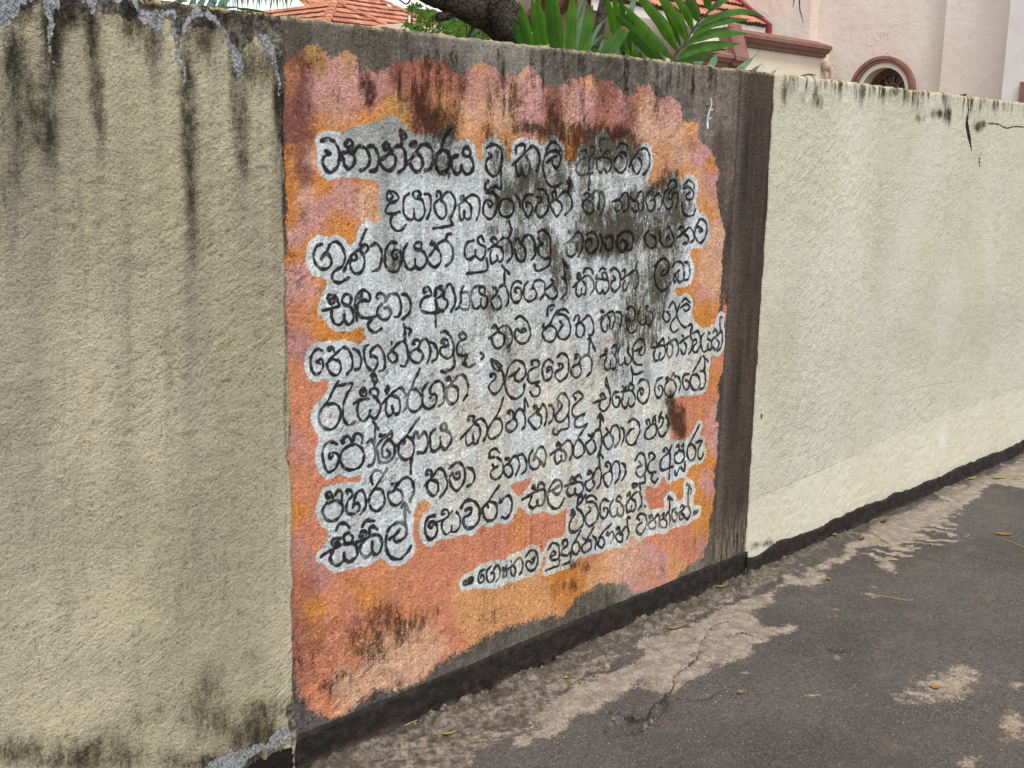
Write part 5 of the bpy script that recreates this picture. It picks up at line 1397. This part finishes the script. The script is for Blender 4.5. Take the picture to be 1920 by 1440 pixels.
# rain pipe in the corner
c1, c0 = atX(1559, 150, CXW - .12), atX(1559, 126, CXW - .12)
V, Fc = tube([(c1.x, c1.y, .1), (c1.x, c1.y, c0.z - .10), (c1.x - .0, c1.y + .03, c0.z - .02), (c1.x - .06, c1.y + .10, c0.z + .015)], .048, 12)
pipe = empty('rain_pipe', (c1.x, c1.y, 0), 'stubby pinkish rain pipe with a round end in the corner of the church', 'pipe')
mesh('pipe', V, Fc, M_PIPE, pipe, True)
V, Fc = tube([(c1.x - .02, c1.y + .03, c0.z - .03), (c1.x - .04, c1.y + .07, c0.z + .0)], .062, 12); mesh('collar', V, Fc, M_PIPE, pipe, True)
bm = bmesh.new(); bmesh.ops.create_uvsphere(bm, u_segments=14, v_segments=10, radius=.075)
q = atX(1549, 124, CXW - .2); bmesh.ops.translate(bm, vec=q, verts=bm.verts); me = bpy.data.meshes.new('end_cap'); bm.to_mesh(me); bm.free(); link('end_cap', me, pipe, M_PIPE, True)

# ------------------------------------------------------------------ clay tiles
def tile_mesh(w, L):
    """one roof tile, down the slope along +x, across along +y, up +z: two shallow barrels"""
    V = []; Fc = []; n = 9
    for s, (x, dz) in enumerate(((0, 0), (L, .05))):
        for k in range(n):
            v = k / (n - 1); V.append((x, (v - .5) * w, dz + .022 * w / .22 * abs(math.sin(v * math.pi * 2)) ))
    for k in range(n): V.append((L - .01, (k / (n - 1) - .5) * w, -.01))
    for k in range(n - 1): Fc += [(k, k + 1, n + k + 1, n + k), (n + k, n + k + 1, 2 * n + k + 1, 2 * n + k)]
    me = bpy.data.meshes.new('roof_tile'); me.from_pydata(V, [], Fc); me.materials.append(M_TILE); me.materials.append(M_TILE_DARK)
    for i, p in enumerate(me.polygons): p.material_index = i % 2
    return me
def ridge_mesh(L, r):
    V, Fc = [], []; n = 7
    for x, rr in ((0, r), (L, r * 1.15)):
        for k in range(n): a = math.pi * k / (n - 1); V.append((x, rr * math.cos(a), rr * .75 * math.sin(a) + (.02 if x else 0)))
    for k in range(n): a = math.pi * k / (n - 1); V.append((L, r * .8 * math.cos(a), r * .5 * math.sin(a)))
    for k in range(n - 1): Fc += [(k, k + 1, n + k + 1, n + k), (n + k, n + k + 1, 2 * n + k + 1, 2 * n + k)]
    me = bpy.data.meshes.new('ridge_tile'); me.from_pydata(V, [], Fc); me.materials.append(M_TILE); return me
def lay_tiles(root, O, rdir, ddir, w, L, me, us, vs, test, rnd, cap=[0], extra=None):
    N = rdir.cross(ddir); N = -N if N.z < 0 else N
    Mx = Matrix((ddir, N.cross(ddir), N)).transposed()
    for j in range(*vs):
        for i in range(*us):
            c = O + rdir * (i + (.5 if j % 2 else 0)) * w + ddir * j * L
            mid = c + ddir * L * .5
            x, y = proj(np.array(mid)); 
            if not test(float(x), float(y), mid): continue
            R = Mx.to_4x4()
            jit = Matrix.Rotation(rnd.uniform(-.03, .03), 4, 'Z') @ Matrix.Rotation(rnd.uniform(-.015, .02), 4, 'Y')
            m4 = Matrix.Translation(c + N * rnd.uniform(.02, .035) - Vector(root.location)) @ R @ jit
            o = bpy.data.objects.new('roof_tile', me); COL.objects.link(o); o.parent = root; o.matrix_local = m4
            cap[0] += 1
def lay_ridge(root, A, B, me, L, rnd):
    d = (B - A).normalized(); n = int((B - A).length / L)
    s = d.cross(Vector((0, 0, 1))).normalized(); N = s.cross(d); N = -N if N.z < 0 else N
    Mx = Matrix((d, N.cross(d), N)).transposed().to_4x4()
    for k in range(n):
        c = A + d * k * L
        x, y = proj(np.array(c + d * L / 2))
        if y < -25 or y > 66: continue
        o = bpy.data.objects.new('ridge_tile', me); COL.objects.link(o); o.parent = root
        o.matrix_local = Matrix.Translation(c + Vector((0, 0, .05)) - Vector(root.location)) @ Mx @ Matrix.Rotation(rnd.uniform(-.05, .05), 4, 'Z')

wall_line = lambda x: 5 + .1185 * (x - 333)
rnd = random.Random(3)
# left house: hipped wing in front, main roof behind
A = atY(627, 7, 30.0)
hs_ = empty('tiled_house', (A.x, A.y + 3, 0), 'house with orange clay hip roof above the left edge of the text', 'house')
tp = math.tan(math.radians(31))
cth = math.cos(math.radians(31)); sth = math.sin(math.radians(31))
tm = tile_mesh(.25, .36); rm = ridge_mesh(.36, .11)
dF = Vector((0, -cth, -sth)); dL = Vector((-cth, 0, -sth)); rX = Vector((1, 0, 0)); rY = Vector((0, -1, 0))
D = 3.6
HLf = A + Vector((-D, -D, -D * tp)); HRt = A + Vector((D, -D, -D * tp)); HBk = A + Vector((-D, 20, -D * tp)); RBk = A + Vector((0, 20, 0))
t = NT('weathered_clay_rows')
zz = t.xyz()[2]; row = t.math('FRACT', t.math('MULTIPLY', zz, 5.4))
c = t.mix(t.ramp(t.noise(3, 5, .6), .35, .65), L3(168, 104, 80), L3(196, 140, 112)); c = t.mix(t.ramp(row, .18, .05, 0, .7), c, L3(84, 56, 48))
t.out(c, .85, t.bump(row, .05)); M_UND = t.m
mesh('roof_deck', [A, HLf, HRt, RBk, HBk], [(0, 1, 2), (0, 3, 4, 1)], M_UND, hs_)
lay_tiles(hs_, A, rX, dF, .25, .36, tm, (-16, 17), (0, 12), lambda x, y, p: -12 < y < wall_line(x) + 14 and abs(p.x - A.x) < (A.y - p.y) - .02, rnd)
lay_tiles(hs_, A, rY, dL, .25, .36, tm, (-118, 17), (0, 12), lambda x, y, p: -8 < y < wall_line(x) + 8 and x > 440 and (A.y - p.y) < (A.x - p.x) - .02, rnd)
lay_ridge(hs_, A + (HLf - A) * .01, HLf, rm, .34, rnd); lay_ridge(hs_, A, HRt, rm, .34, rnd)
# main roof
B = atY(700, -2, 33.0); dd_ = Vector((1, -1, -tp))
Bt = B - dd_ * 2.0; Be = B + dd_ * 4.0
mesh('roof_deck', [Bt + Vector((0, 0, -.03)), Be + Vector((0, 0, -.03)), Vector((A.x + .3, Be.y, Be.z - .03)), Vector((A.x + .3, Bt.y, Bt.z - .03))], [(0, 3, 2, 1)], M_UND, hs_)
lay_tiles(hs_, Vector((A.x, Bt.y, Bt.z)), rX, dF, .25, .36, tm, (-2, 40), (0, 20), lambda x, y, p: -12 < y < wall_line(x) + 10 and p.x - Bt.x < (Bt.y - p.y) - .02 and x > 632 + (max(0, y - 10)) * 2.2, rnd)
lay_ridge(hs_, Bt, Be, rm, .34, rnd)
blk('wall', A.x - D + .5, A.x + D - .4, A.y - D + .5, A.y + 8, -.02, A.z - D * tp - .1, M_CREAM, hs_)
blk('wall', A.x + .4, Be.x - .6, Be.y + .5, Bt.y + 3, -.02, Be.z - .05, M_CREAM, hs_)
# grey block and pale corner right of it
gb = empty('grey_building', atY(790, 40, 38.0) * Vector((1, 1, 0)) if False else (atY(790, 40, 38.0).x, 40, 0), 'plain grey flat-topped building seen behind the mango leaves', 'building')
q0, q1 = atY(771, 14, 38.0), atY(850, 14, 38.0)
blk('wall', q0.x, q1.x + 2, 38.0, 41, -.02, q0.z, M_GREYB, gb)
q0, q1 = atY(768, 42, 27.0), atY(835, 50, 27.0)
cb = empty('cream_outbuilding', (q0.x, 27.5, 0), 'low cream outbuilding glimpsed below the mango leaves', 'building')
blk('wall', q0.x, q1.x, 27.0, 29, -.02, q0.z, M_CREAM, cb)
q0 = atY(767.5, 28, 26.0)
V, Fc = tube([(q0.x, q0.y, 0), tuple(q0)], .035, 8)
tag(mesh('post', V, Fc, M_WHITE), 'thin white post at the right end of the orange tiled roof', 'post')

# right roof abutting the church
ra = empty('tiled_annex_roof', (16, Ya + 2, 3), 'orange clay tiled slope with a maroon flashing against the pink church', 'roof')
e0 = atX(1443, 58, CXW - .3); e1 = atX(1372, 0, CXW - .3)
dn_ = (e0 - e1).normalized(); dR = Vector((0, dn_.y, dn_.z)).normalized()
TW, TL = .20, .30
tm2 = tile_mesh(TW, TL)
top = e0 - dR * 2.4
yst = lambda x: 38 + (x - 1290) * .05
bot = e0 - dR * .05
mesh('roof_deck', [top + Vector((-.05, 0, 0)), bot + Vector((-.05, 0, 0)), bot + Vector((-4.6, 0, 0)), top + Vector((-4.6, 0, 0))], [(0, 1, 2, 3)], M_UND, ra)
lay_tiles(ra, top + Vector((-.15, 0, .02)), Vector((-1, 0, 0)), dR, TW, TL, tm2, (0, 23), (0, 8), lambda x, y, p: y > -25, rnd)
prism([top + Vector((.0, 0, .14)), bot + Vector((.0, 0, .14)) + dR * .1, bot + Vector((.0, 0, -.06)) + dR * .1, top + Vector((.0, 0, -.06))], Vector((-.10, 0, 0)), 'flashing', M_MAROON, ra)
blk('fascia_board', bot.x - 4.6, bot.x - .12, bot.y - .03, bot.y - .005, bot.z - .14, bot.z + .015, M_WHITE, ra)

# gabled porch of the church, seen between the palm leaves
YG = 13.5
gp = empty('church_porch', (atY(1080, 50, YG).x, YG, 0), 'cream gabled church porch with brown chevron mouldings behind the palm leaves', 'porch')
P_ = lambda x, y, d=0: atY(x, y, YG - d)
prism([P_(958, 120), P_(958, -60), P_(1120, -60), P_(1190, 40), P_(1243, 104), P_(1262, 140)], Vector((0, .3, 0)), 'wall', M_CREAM, gp)
for a in ([(1024,-8),(1042,-8),(1000,48),(985,55),(985,38)], [(985,50),(997,40),(1028,58),(1030,100),(1020,100),(1018,66)], [(1064,-8),(1092,-8),(1056,27),(1046,22)], [(1104,-8),(1114,-8),(1128,12),(1122,18)], [(1186,28),(1194,28),(1256,106),(1256,120),(1240,110)]):
    prism([P_(x, y, .12) for x, y in a], Vector((0, .115, 0)), 'moulding', M_MOULD, gp)
M_SLAT = simple('pale_green_slats', L3(150, 176, 150), L3(170, 192, 168), 6, .6)
sf_ = empty('slatted_fence', (atY(1010, 78, 9.0).x, 9.0, 0), 'pale green horizontal slats low behind the upright palm leaves', 'fence')
for yy in (60, 70, 79, 88):
    a, b = atY(984, yy - 2, 9.0), atY(1056, yy + 5, 9.0)
    blk('slat', a.x, b.x, 9.0, 9.03, a.z - .025, a.z, M_SLAT, sf_)
for xx in (990, 1050):
    a = atY(xx, 60, 9.02); blk('post', a.x, a.x + .05, 9.032, 9.08, -.02, a.z + .02, M_SLAT, sf_)

# ------------------------------------------------------------------ tree
t = NT('cracked_bark')
v = t.vadd(t.pos, t.vmul(t.noise(5, 4, col=True), (.12, .12, .12)))
pl = t.vor(26, 'DISTANCE_TO_EDGE', v=v, stretch=(.55, 1, .9))
fl2 = t.vor(60, 'DISTANCE_TO_EDGE', v=v, stretch=(.5, 1, 1))
hb = t.math('ADD', t.ramp(pl, 0, .10), t.math('ADD', t.math('MULTIPLY', t.ramp(fl2, 0, .1), .5), t.math('MULTIPLY', t.noise(60, 5, .7), .6)))
cb_ = t.mix(t.ramp(hb, .5, 1.5), L3(24, 20, 18), L3(84, 75, 66))
cb_ = t.mix(t.math('MULTIPLY', t.ramp(t.noise(30, 5, .7), .55, .7), .5), cb_, L3(134, 128, 118))
t.out(cb_, .92, t.bump(hb, .03, 1.0)); M_BARK = t.m
def limb(name, pts, Y, rad_px, parent, seg=14, jit=.10, sd=1):
    C = catmull([(a, b) for a, b, _ in pts], 7); ts = np.linspace(0, 1, len(C)); dy = np.interp(ts, np.linspace(0, 1, len(pts)), [c for *_, c in pts])
    P = [atY(x, y, Y + d) for (x, y), d in zip(C, dy)]
    rp = np.interp(ts, np.linspace(0, 1, len(rad_px)), rad_px)
    R_ = []
    for p, q in zip(P, rp):
        dep = float(-(np.array(p) - EYE) @ ROT[:, 2]); R_.append(q * dep / F * random.Random(sd + int(q * 10)).uniform(.95, 1.05))
    V, Fc = tube(P, R_, seg, jit, random.Random(sd))
    return mesh(name, V, Fc, M_BARK, parent, True)
tree = empty('mango_tree', (atY(985, 130, 5.6).x, 5.6, 0), 'tree with thick dark cracked bark leaning over behind the wall above the text', 'tree')
tb = atY(1000, 130, 5.6)
tr = limb('trunk', [(420, -330, .1), (520, -230, .05), (620, -130, 0), (720, -62, 0), (775, -32, 0), (830, -8, 0), (880, 14, 0), (925, 38, 0), (958, 66, 0), (985, 110, 0), (990, 200, 0), (992, 420, .0), (990, 900, 0)], 5.6, [6, 11, 17, 22, 26, 30, 34, 36, 36, 36, 38, 40, 46], tree, 20, .07, 3)
limb('branch', [(945, 62, -.05), (930, 20, -.12), (936, -20, -.15), (950, -60, -.15), (930, -160, -.1), (960, -300, 0)], 5.55, [17, 15, 14, 13, 9, 3], tree, 14, .08, 5)
limb('branch', [(975, 60, .1), (950, 20, .3), (925, -20, .5), (890, -120, .7), (900, -300, .9)], 5.7, [26, 24, 22, 15, 4], tree, 14, .08, 6)
limb('branch_stub', [(858, 14, 0), (838, 28, 0), (822, 32, -.02)], 5.6, [13, 10, 9], tree, 10, .14, 7)
limb('branch', [(897, 34, 0), (890, 48, 0), (882, 60, 0), (877, 72, 0)], 5.6, [5, 4.5, 3.5, 3], tree, 8, .1, 8)
limb('twig', [(744, -4, 0), (752, 2, 0), (763, 8, 0), (772, -6, 0)], 5.6, [1.2, 1.6, 1.6, 1.8], tree, 6, .1, 9)
limb('liana', [(945, 0, -.25), (941, 12, -.27), (930, 25, -.25), (916, 33, -.24)], 5.5, [.7, .7, .7, .7], tree, 5, .0, 10)
tree2 = empty('dark_tree', (atY(1120, 110, 7.0).x, 7.0, 0), 'second dark trunk standing between the two palm clumps', 'tree')
limb('trunk', [(1146, -40, 0), (1134, 0, 0), (1124, 50, 0), (1118, 90, 0), (1114, 160, 0), (1112, 600, 0)], 7.0, [9, 11, 13, 14, 15, 17], tree2, 14, .09, 11)
limb('branch', [(1126, 30, 0), (1112, 20, 0), (1098, 38, 0), (1088, 45, 0)], 7.0, [1.6, 1.4, 1, .8], tree2, 6, .1, 12)
for pts in ([(1487, -22, 0), (1489, 0, 0), (1486, 14, 0)], [(1498, -26, 0), (1499, 4, 0), (1500, 20, 0), (1503, 30, 0), (1506, 44, 0)]):
    limb('hanging_twig', pts, 4.6, [1.6, 1.2, .5], None, 6, .15, 13)
for o, lab in zip([o for o in COL.objects if o.name.startswith('hanging_twig')], ('shorter thin twig hanging in front of the pink church', 'longer knotted twig hanging in front of the pink church')): tag(o, lab, 'twig')

# ------------------------------------------------------------------ leaves
def leaf_material(name, c1, c2, c3, stripes=True, trans=.25, rough=.38):
    t = NT(name)
    uv = t.n('ShaderNodeTexCoord').outputs['UV']; sx = t.xyz(uv)
    c = t.mix(t.ramp(t.noise(14, 3), .35, .65), c1, c2)
    w = t.n('ShaderNodeTexWave', wave_type='BANDS'); w.inputs['Scale'].default_value = 2.6; w.inputs['Distortion'].default_value = .6
    t.put(w.inputs['Vector'], t.vmul(uv, (1, .04, 0)))
    if stripes: c = t.mix(t.math('MULTIPLY', w.outputs['Fac'], .6), c, c3)
    c = t.mix(t.math('MULTIPLY', t.ramp(t.noise(45, 4, .7), .64, .72), .5), c, L3(120, 120, 50))
    rib = t.ramp(t.math('ABSOLUTE', t.math('SUBTRACT', sx[0], .5)), .05, .015)
    c = t.mix(t.math('MULTIPLY', rib, .5), c, c3)
    c = t.mix(t.math('MULTIPLY', t.ramp(t.math('ADD', sx[1], t.math('MULTIPLY', t.noise(30, 3), .06)), .975, 1.02), .9), c, L3(140, 96, 50))
    t.out(c, rough, t.bump(w.outputs['Fac'], .0012), .28)
    tl = t.n('ShaderNodeBsdfTranslucent'); t.put(tl.inputs[0], t.mix(.5, c, L3(110, 170, 20)))
    ms = t.n('ShaderNodeMixShader'); ms.inputs[0].default_value = trans
    o = [n for n in t.t.nodes if n.type == 'OUTPUT_MATERIAL'][0]
    t.t.links.new(t.b.outputs[0], ms.inputs[1]); t.t.links.new(tl.outputs[0], ms.inputs[2]); t.t.links.new(ms.outputs[0], o.inputs[0])
    return t.m
M_PALM = leaf_material('palm_green', L3(56, 104, 12), L3(84, 134, 22), L3(30, 70, 8), rough=.45, trans=.35)
M_PALMD = leaf_material('palm_dark_green', L3(34, 80, 14), L3(50, 100, 18), L3(20, 54, 10), rough=.45, trans=.3)
M_PALMP = leaf_material('palm_grey_green', L3(98, 136, 96), L3(122, 152, 116), L3(70, 108, 74), True, .15)
M_AGAVE = leaf_material('blue_green_leaf', L3(84, 120, 108), L3(108, 142, 130), L3(70, 100, 90), False, .1)
M_BUSH = leaf_material('mango_leaf', L3(70, 108, 36), L3(112, 150, 52), L3(46, 80, 24), False, .35, .45)
M_RACH = simple('dark_rachis', L3(34, 36, 26), L3(50, 52, 34), 10, .5)
def blade(name, ctrl, Y, wpx, mat, parent, fold=.35, dy=(0, 0, 0), n=16, tipcut=0.0, label=None, grp=None):
    """leaflet along image-measured control points, widest past the middle, folded along its rib"""
    C = catmull(ctrl, 4); idx = np.linspace(0, len(C) - 1, n).astype(int); C = C[idx]
    ts = np.linspace(0, 1, n); dys = np.interp(ts, np.linspace(0, 1, len(dy)), dy)
    P = [atY(x, y, Y + d) for (x, y), d in zip(C, dys)]
    V = []; uv = []
    view = Vector(EYE)
    for i, p in enumerate(P):
        tdir = (P[min(i + 1, n - 1)] - P[max(i - 1, 0)]).normalized()
        vd = (p - view).normalized(); vd = (vd + Vector((.12, .1, -.35))).normalized()
        s = tdir.cross(vd).normalized()
        dep = float(-(np.array(p) - EYE) @ ROT[:, 2])
        tt = ts[i]
        prof = (min(1, (tt + .02) / .30) ** .75) * (1 - max(0, (tt - .45) / .55) ** 2.2 * (1 - tipcut)) if tt < .999 else tipcut
        w = wpx * .45 * dep / F * prof * (1 + .05 * math.sin(tt * 17 + wpx))
        nn = s.cross(tdir)
        for k, q in enumerate((-1, -.5, 0, .5, 1)):
            V.append(p + s * w * q + nn * (abs(q) - .5) * w * fold); uv.append((.5 + q * .5, tt))
    Fc = [(i * 5 + k, i * 5 + k + 1, i * 5 + k + 6, i * 5 + k + 5) for i in range(n - 1) for k in range(4)]
    me = bpy.data.meshes.new(name); me.from_pydata([tuple(v) for v in V], [], Fc)
    l = me.uv_layers.new(name='UVMap')
    for pl_ in me.polygons:
        for li in pl_.loop_indices: l.data[li].uv = uv[me.loops[li].vertex_index]
    return link(name, me, parent, mat, True)
def rachis(ctrl, Y, r0, r1, parent, name='stem', mat=None, dy=(0, 0)):
    C = catmull(ctrl, 6); dys = np.interp(np.linspace(0, 1, len(C)), np.linspace(0, 1, len(dy)), dy)
    P = [atY(x, y, Y + d) for (x, y), d in zip(C, dys)]
    V, Fc = tube(P, list(np.linspace(r0, r1, len(P))), 8); return mesh(name, V, Fc, mat or M_RACH, parent, True)
def palm(label, x, Y):
    b = atY(x, 120, Y); return empty('palm', (b.x, b.y, 0), label, 'palm')
pA = palm('palm with one broad open frond leaning right against the sky over the wall', 1230, 3.35)
rachis([(1240, 330), (1252, 180), (1262, 114), (1280, 86), (1294, 65), (1311, 40), (1332, 19), (1347, 1), (1372, -30)], 3.25, .010, .004, pA)
for c, w, m, dy in [([(1264,113),(1215,62),(1165,5)], 24, M_PALM, (0, -.05, -.1)), ([(1272,97),(1240,42),(1184,-22)], 27, M_PALM, (0, -.05, -.1)), ([(1287,75),(1266,30),(1225,-24)], 26, M_PALM, (0, -.05, -.1)),
                    ([(1300,57),(1286,22),(1254,-24)], 20, M_PALM, (0, -.05, -.1)), ([(1311,41),(1298,8),(1272,-30)], 25, M_PALMD, (0, -.05, -.1)), ([(1331,20),(1325,-4),(1305,-36)], 20, M_PALMD, (0, -.05, -.1)),
                    ([(1238,115),(1202,76),(1152,25)], 30, M_PALMD, (.08, .06, .04)),
                    ([(1331,20),(1350,4),(1378,-14)], 15, M_PALM, (0, .03, .06)), ([(1306,51),(1330,36),(1370,23),(1405,22),(1436,33)], 17, M_PALM, (0, .05, .1, .1)), ([(1295,71),(1325,49),(1365,38),(1409,36)], 17, M_PALM, (0, .05, .1)),
                    ([(1282,89),(1310,70),(1350,61),(1408,63)], 21, M_PALM, (0, .05, .1)), ([(1269,112),(1300,92),(1345,83),(1392,82)], 24, M_PALM, (0, .05, .1)), ([(1262,119),(1300,108),(1350,98)], 14, M_PALM, (.03, .06, .1))]:
    blade('leaflet', c, 3.25, w, m, pA, dy=dy)
for c, w, m in [([(1246,116),(1226,92),(1206,62)], 11, M_PALMD), ([(1262,114),(1236,84),(1200,50)], 9, M_PALMP), ([(1278,92),(1262,50),(1240,10)], 9, M_PALMD), ([(1290,70),(1280,40),(1262,4)], 8, M_PALMD), ([(1266,116),(1320,96),(1372,92)], 9, M_PALMD), ([(1290,78),(1330,58),(1380,50)], 7, M_PALMD), ([(1252,118),(1290,112),(1330,112)], 9, M_PALMD)]:
    blade('leaflet', c, 3.42, w, m, pA)
pB = palm('palm with a fan of upright leaflets behind the wall, right of the leaning tree', 1040, 3.1)
for c, w, m in [([(980,100),(970,62),(958,31)], 13, M_PALMD), ([(988,100),(982,62),(971,26)], 14, M_PALMD), ([(998,102),(987,50),(973,3)], 17, M_PALM), ([(1010,105),(1004,50),(997,-4)], 16, M_PALM), ([(1024,108),(1016,45),(1005,-14)], 17, M_PALM),
                ([(1040,108),(1034,45),(1026,-30)], 22, M_PALMD), ([(1052,110),(1046,50),(1036,-26)], 20, M_PALM), ([(1066,112),(1071,50),(1074,-22)], 22, M_PALM), ([(1090,114),(1099,62),(1111,10)], 22, M_PALM)]:
    blade('leaflet', c, 3.05, w, m, pB, tipcut=.12)
for c, w in [([(1056,100),(1062,60),(1070,20)], 7), ([(1078,108),(1085,55),(1102,-10)], 10), ([(1070,92),(1078,40),(1095,-14)], 8), ([(1100,106),(1118,58),(1142,28)], 8), ([(1098,100),(1112,82),(1134,62)], 6), ([(1075,108),(1090,70),(1101,36)], 6)]:
    blade('leaflet', c, 3.3, w, M_PALMP, pB)
rachis([(1030, 400), (1034, 200), (1034, 112)], 3.08, .02, .012, pB)
pC = palm('tall palm with crossing leaflets in the middle, the leaf tip of one bent double', 1160, 3.2)
for c, w, m, tc in [([(1128,116),(1148,84),(1174,52)], 30, M_PALMD, .55), ([(1154,74),(1146,30),(1134,-16)], 16, M_PALM, 0), ([(1160,60),(1156,20),(1148,-20)], 14, M_PALM, 0), ([(1170,50),(1166,10),(1160,-24)], 13, M_PALMD, 0), ([(1180,40),(1186,8),(1196,-24)], 12, M_PALMP, 0),
                 ([(1218,118),(1180,96),(1160,88)], 16, M_PALM, .1), ([(1176,92),(1150,78),(1122,66)], 11, M_PALM, 0), ([(1140,108),(1120,96),(1102,92)], 9, M_PALM, 0), ([(1196,70),(1168,36),(1150,24)], 20, M_PALMD, 0), ([(1182,104),(1178,60),(1176,10)], 12, M_PALMD, 0), ([(1196,112),(1190,80),(1180,50)], 9, M_PALMP, 0),
                 ([(1120,112),(1126,90),(1132,70)], 7, M_PALMP, 0), ([(1164,100),(1170,60),(1168,30)], 16, M_PALMD, 0), ([(1205,116),(1198,100),(1192,84)], 10, M_PALMP, 0)]:
    blade('leaflet', c, 3.45 if tc != .55 else 3.1, w, m, pC, tipcut=tc)
rachis([(1165, 500), (1166, 200), (1168, 90)], 3.5, .02, .012, pC)
pD = palm('small palm with grey-green tips just over the wall left of the church annex', 1400, 3.6)
for c, w in [([(1378,140),(1396,122),(1414,106)], 13), ([(1402,146),(1414,131),(1428,120)], 9), ([(1440,144),(1448,137),(1458,129)], 4), ([(1330,130),(1338,114),(1345,100)], 15), ([(1304,124),(1312,112),(1318,104)], 16), ([(1282,108),(1290,92),(1302,80)], 6), ([(1270,122),(1280,104),(1292,90)], 6)]:
    blade('leaflet', c, 3.7, w, M_PALMP, pD)
rachis([(1370, 500), (1366, 220), (1362, 145)], 3.75, .014, .008, pD)
for c in ([(1413,107),(1424,94),(1430,84)], [(1427,120),(1432,118)], [(1428,120),(1434,127)], [(1458,129),(1462,126)]):
    rachis(c, 3.7, .0012, .0005, pD, 'thread')
# agave-like leaves and hanging frond over the far left part of the wall
ag = empty('agave', (atY(400, 10, 2.75).x, 2.75, 0), 'blue-green broad leaved plant resting on the wall top at the far left', 'plant')
for c, w, m in [([(358,16),(362,4),(366,-14)], 13, M_AGAVE), ([(370,18),(378,4),(388,-14)], 13, M_AGAVE), ([(390,20),(398,4),(408,-14)], 17, M_AGAVE), ([(412,22),(418,6),(430,-10)], 18, M_AGAVE), ([(330,12),(338,2),(348,-12)], 10, M_AGAVE), ([(392,12),(420,14),(452,13)], 6, M_AGAVE), ([(444,16),(472,19),(502,23)], 7, M_PALMD)]:
    blade('leaf', c, 2.52 if c[0][0] > 440 or c[0][0] == 392 else 2.72, w, m, ag)
tag(blade('leaf', [(326,4),(338,1),(356,2)], 2.8, 8, ML_O, ag), 'orange dying leaf')
rachis([(400, 300), (400, 60), (398, 20)], 2.76, .03, .03, ag, mat=M_AGAVE)
pf = empty('hanging_palm_frond', (atY(500, -10, 4.5).x, 4.5, 0), 'thin dry frond fringe hanging in front of the tiled roof at the top edge', 'palm frond')
rf = random.Random(8)
rachis([(400, -22), (470, -16), (540, -12), (610, -22)], 4.5, .006, .003, pf)
for k in range(46):
    x = 418 + k * 3.3 + rf.uniform(-1, 1)
    L = 34 if x < 545 else 20
    blade('leaflet', [(x, -16), (x + rf.uniform(-1, 2), -16 + L * .5), (x + rf.uniform(-3, 4), -16 + L * rf.uniform(.8, 1.2))], 4.5, rf.uniform(1.6, 3), M_PALM if rf.random() < .6 else M_BUSH, pf, n=6, dy=(0, .02, .05))
for c in ([(565, -10), (575, 2), (582, 10)], [(604, -8), (609, -1), (612, 5)]):
    blade('leaflet', c, 4.4, 2.6, M_BUSH, pf, n=6)

# mango shoots behind the wall
bu = empty('mango_shrub', (atY(850, 60, 8.0).x, 8.0, 0), 'loose bright green leafy shrub below the leaning tree', 'shrub')
rb_ = random.Random(21)
V = []; Fc = []; uvs = []
def mleaf(p, d, L, W):
    s = d.cross(Vector((rb_.uniform(-.4, .4), -1, rb_.uniform(-.3, .3)))).normalized(); nn = s.cross(d)
    b = len(V); n = 5
    for i in range(n):
        tt = i / (n - 1); w = W * math.sin(math.pi * (tt * .92 + .04)); c = p + d * L * tt + Vector((0, 0, -.35 * L * tt * tt))
        for q in (-1, 0, 1): V.append(c + s * w * q + nn * abs(q) * w * .3); uvs.append((.5 + q * .5, tt * .9))
    for i in range(n - 1):
        for k in (0, 1): Fc.append((b + i * 3 + k, b + i * 3 + k + 1, b + i * 3 + k + 4, b + i * 3 + k + 3))
stems = []
CL = [(772, 12, 10), (790, 26, 12), (800, 42, 14), (812, 30, 10), (775, 48, 12), (760, 44, 7), (790, 56, 14), (830, 48, 12), (850, 40, 14), (862, 52, 16), (875, 46, 12), (840, 60, 14), (815, 60, 12), (900, 56, 12), (915, 66, 14), (890, 66, 10), (935, 72, 10), (860, 66, 14), (805, 22, 8), (822, 38, 8), (905, 46, 8), (925, 60, 8), (785, 10, 6), (950, 80, 8), (960, 84, 8)]
for cx__, cy__, r__ in CL:
    Yk = rb_.uniform(7.2, 9.0); c = atY(cx__, cy__, Yk); px = float(-(np.array(c) - EYE) @ ROT[:, 2]) / F
    stems.append(tube([c + Vector((rb_.uniform(-.1, .1), rb_.uniform(-.1, .1), -.9)), c + Vector((0, 0, -.3)), c], [.010, .007, .004], 5))
    for k in range(int(r__ * 3.2)):
        o = Vector((rb_.gauss(0, 1), rb_.gauss(0, 1), rb_.gauss(0, .8))) * r__ * .45 * px
        d = Vector((rb_.uniform(-1, 1), rb_.uniform(-1, .6), rb_.uniform(-.6, .55))).normalized()
        mleaf(c + o, d, rb_.uniform(8, 17) * px, rb_.uniform(1.3, 2.3) * px)
for k in range(700):
    x = rb_.uniform(835, 985); y = wall_line(x) + rb_.uniform(-26, 12); c = atY(x, y, rb_.uniform(9, 12)); px = 14 / F
    mleaf(c, Vector((rb_.uniform(-1, 1), rb_.uniform(-1, 1), rb_.uniform(-.6, .6))).normalized(), rb_.uniform(4, 9) * px, rb_.uniform(.8, 1.7) * px)
me = bpy.data.meshes.new('foliage'); me.from_pydata([tuple(v) for v in V], [], Fc); l = me.uv_layers.new(name='UVMap')
for pl_ in me.polygons:
    for li in pl_.loop_indices: l.data[li].uv = uvs[me.loops[li].vertex_index]
link('foliage', me, bu, M_BUSH, True)
V2, F2 = joinlists(stems); mesh('stem', V2, F2, M_BARK, bu)
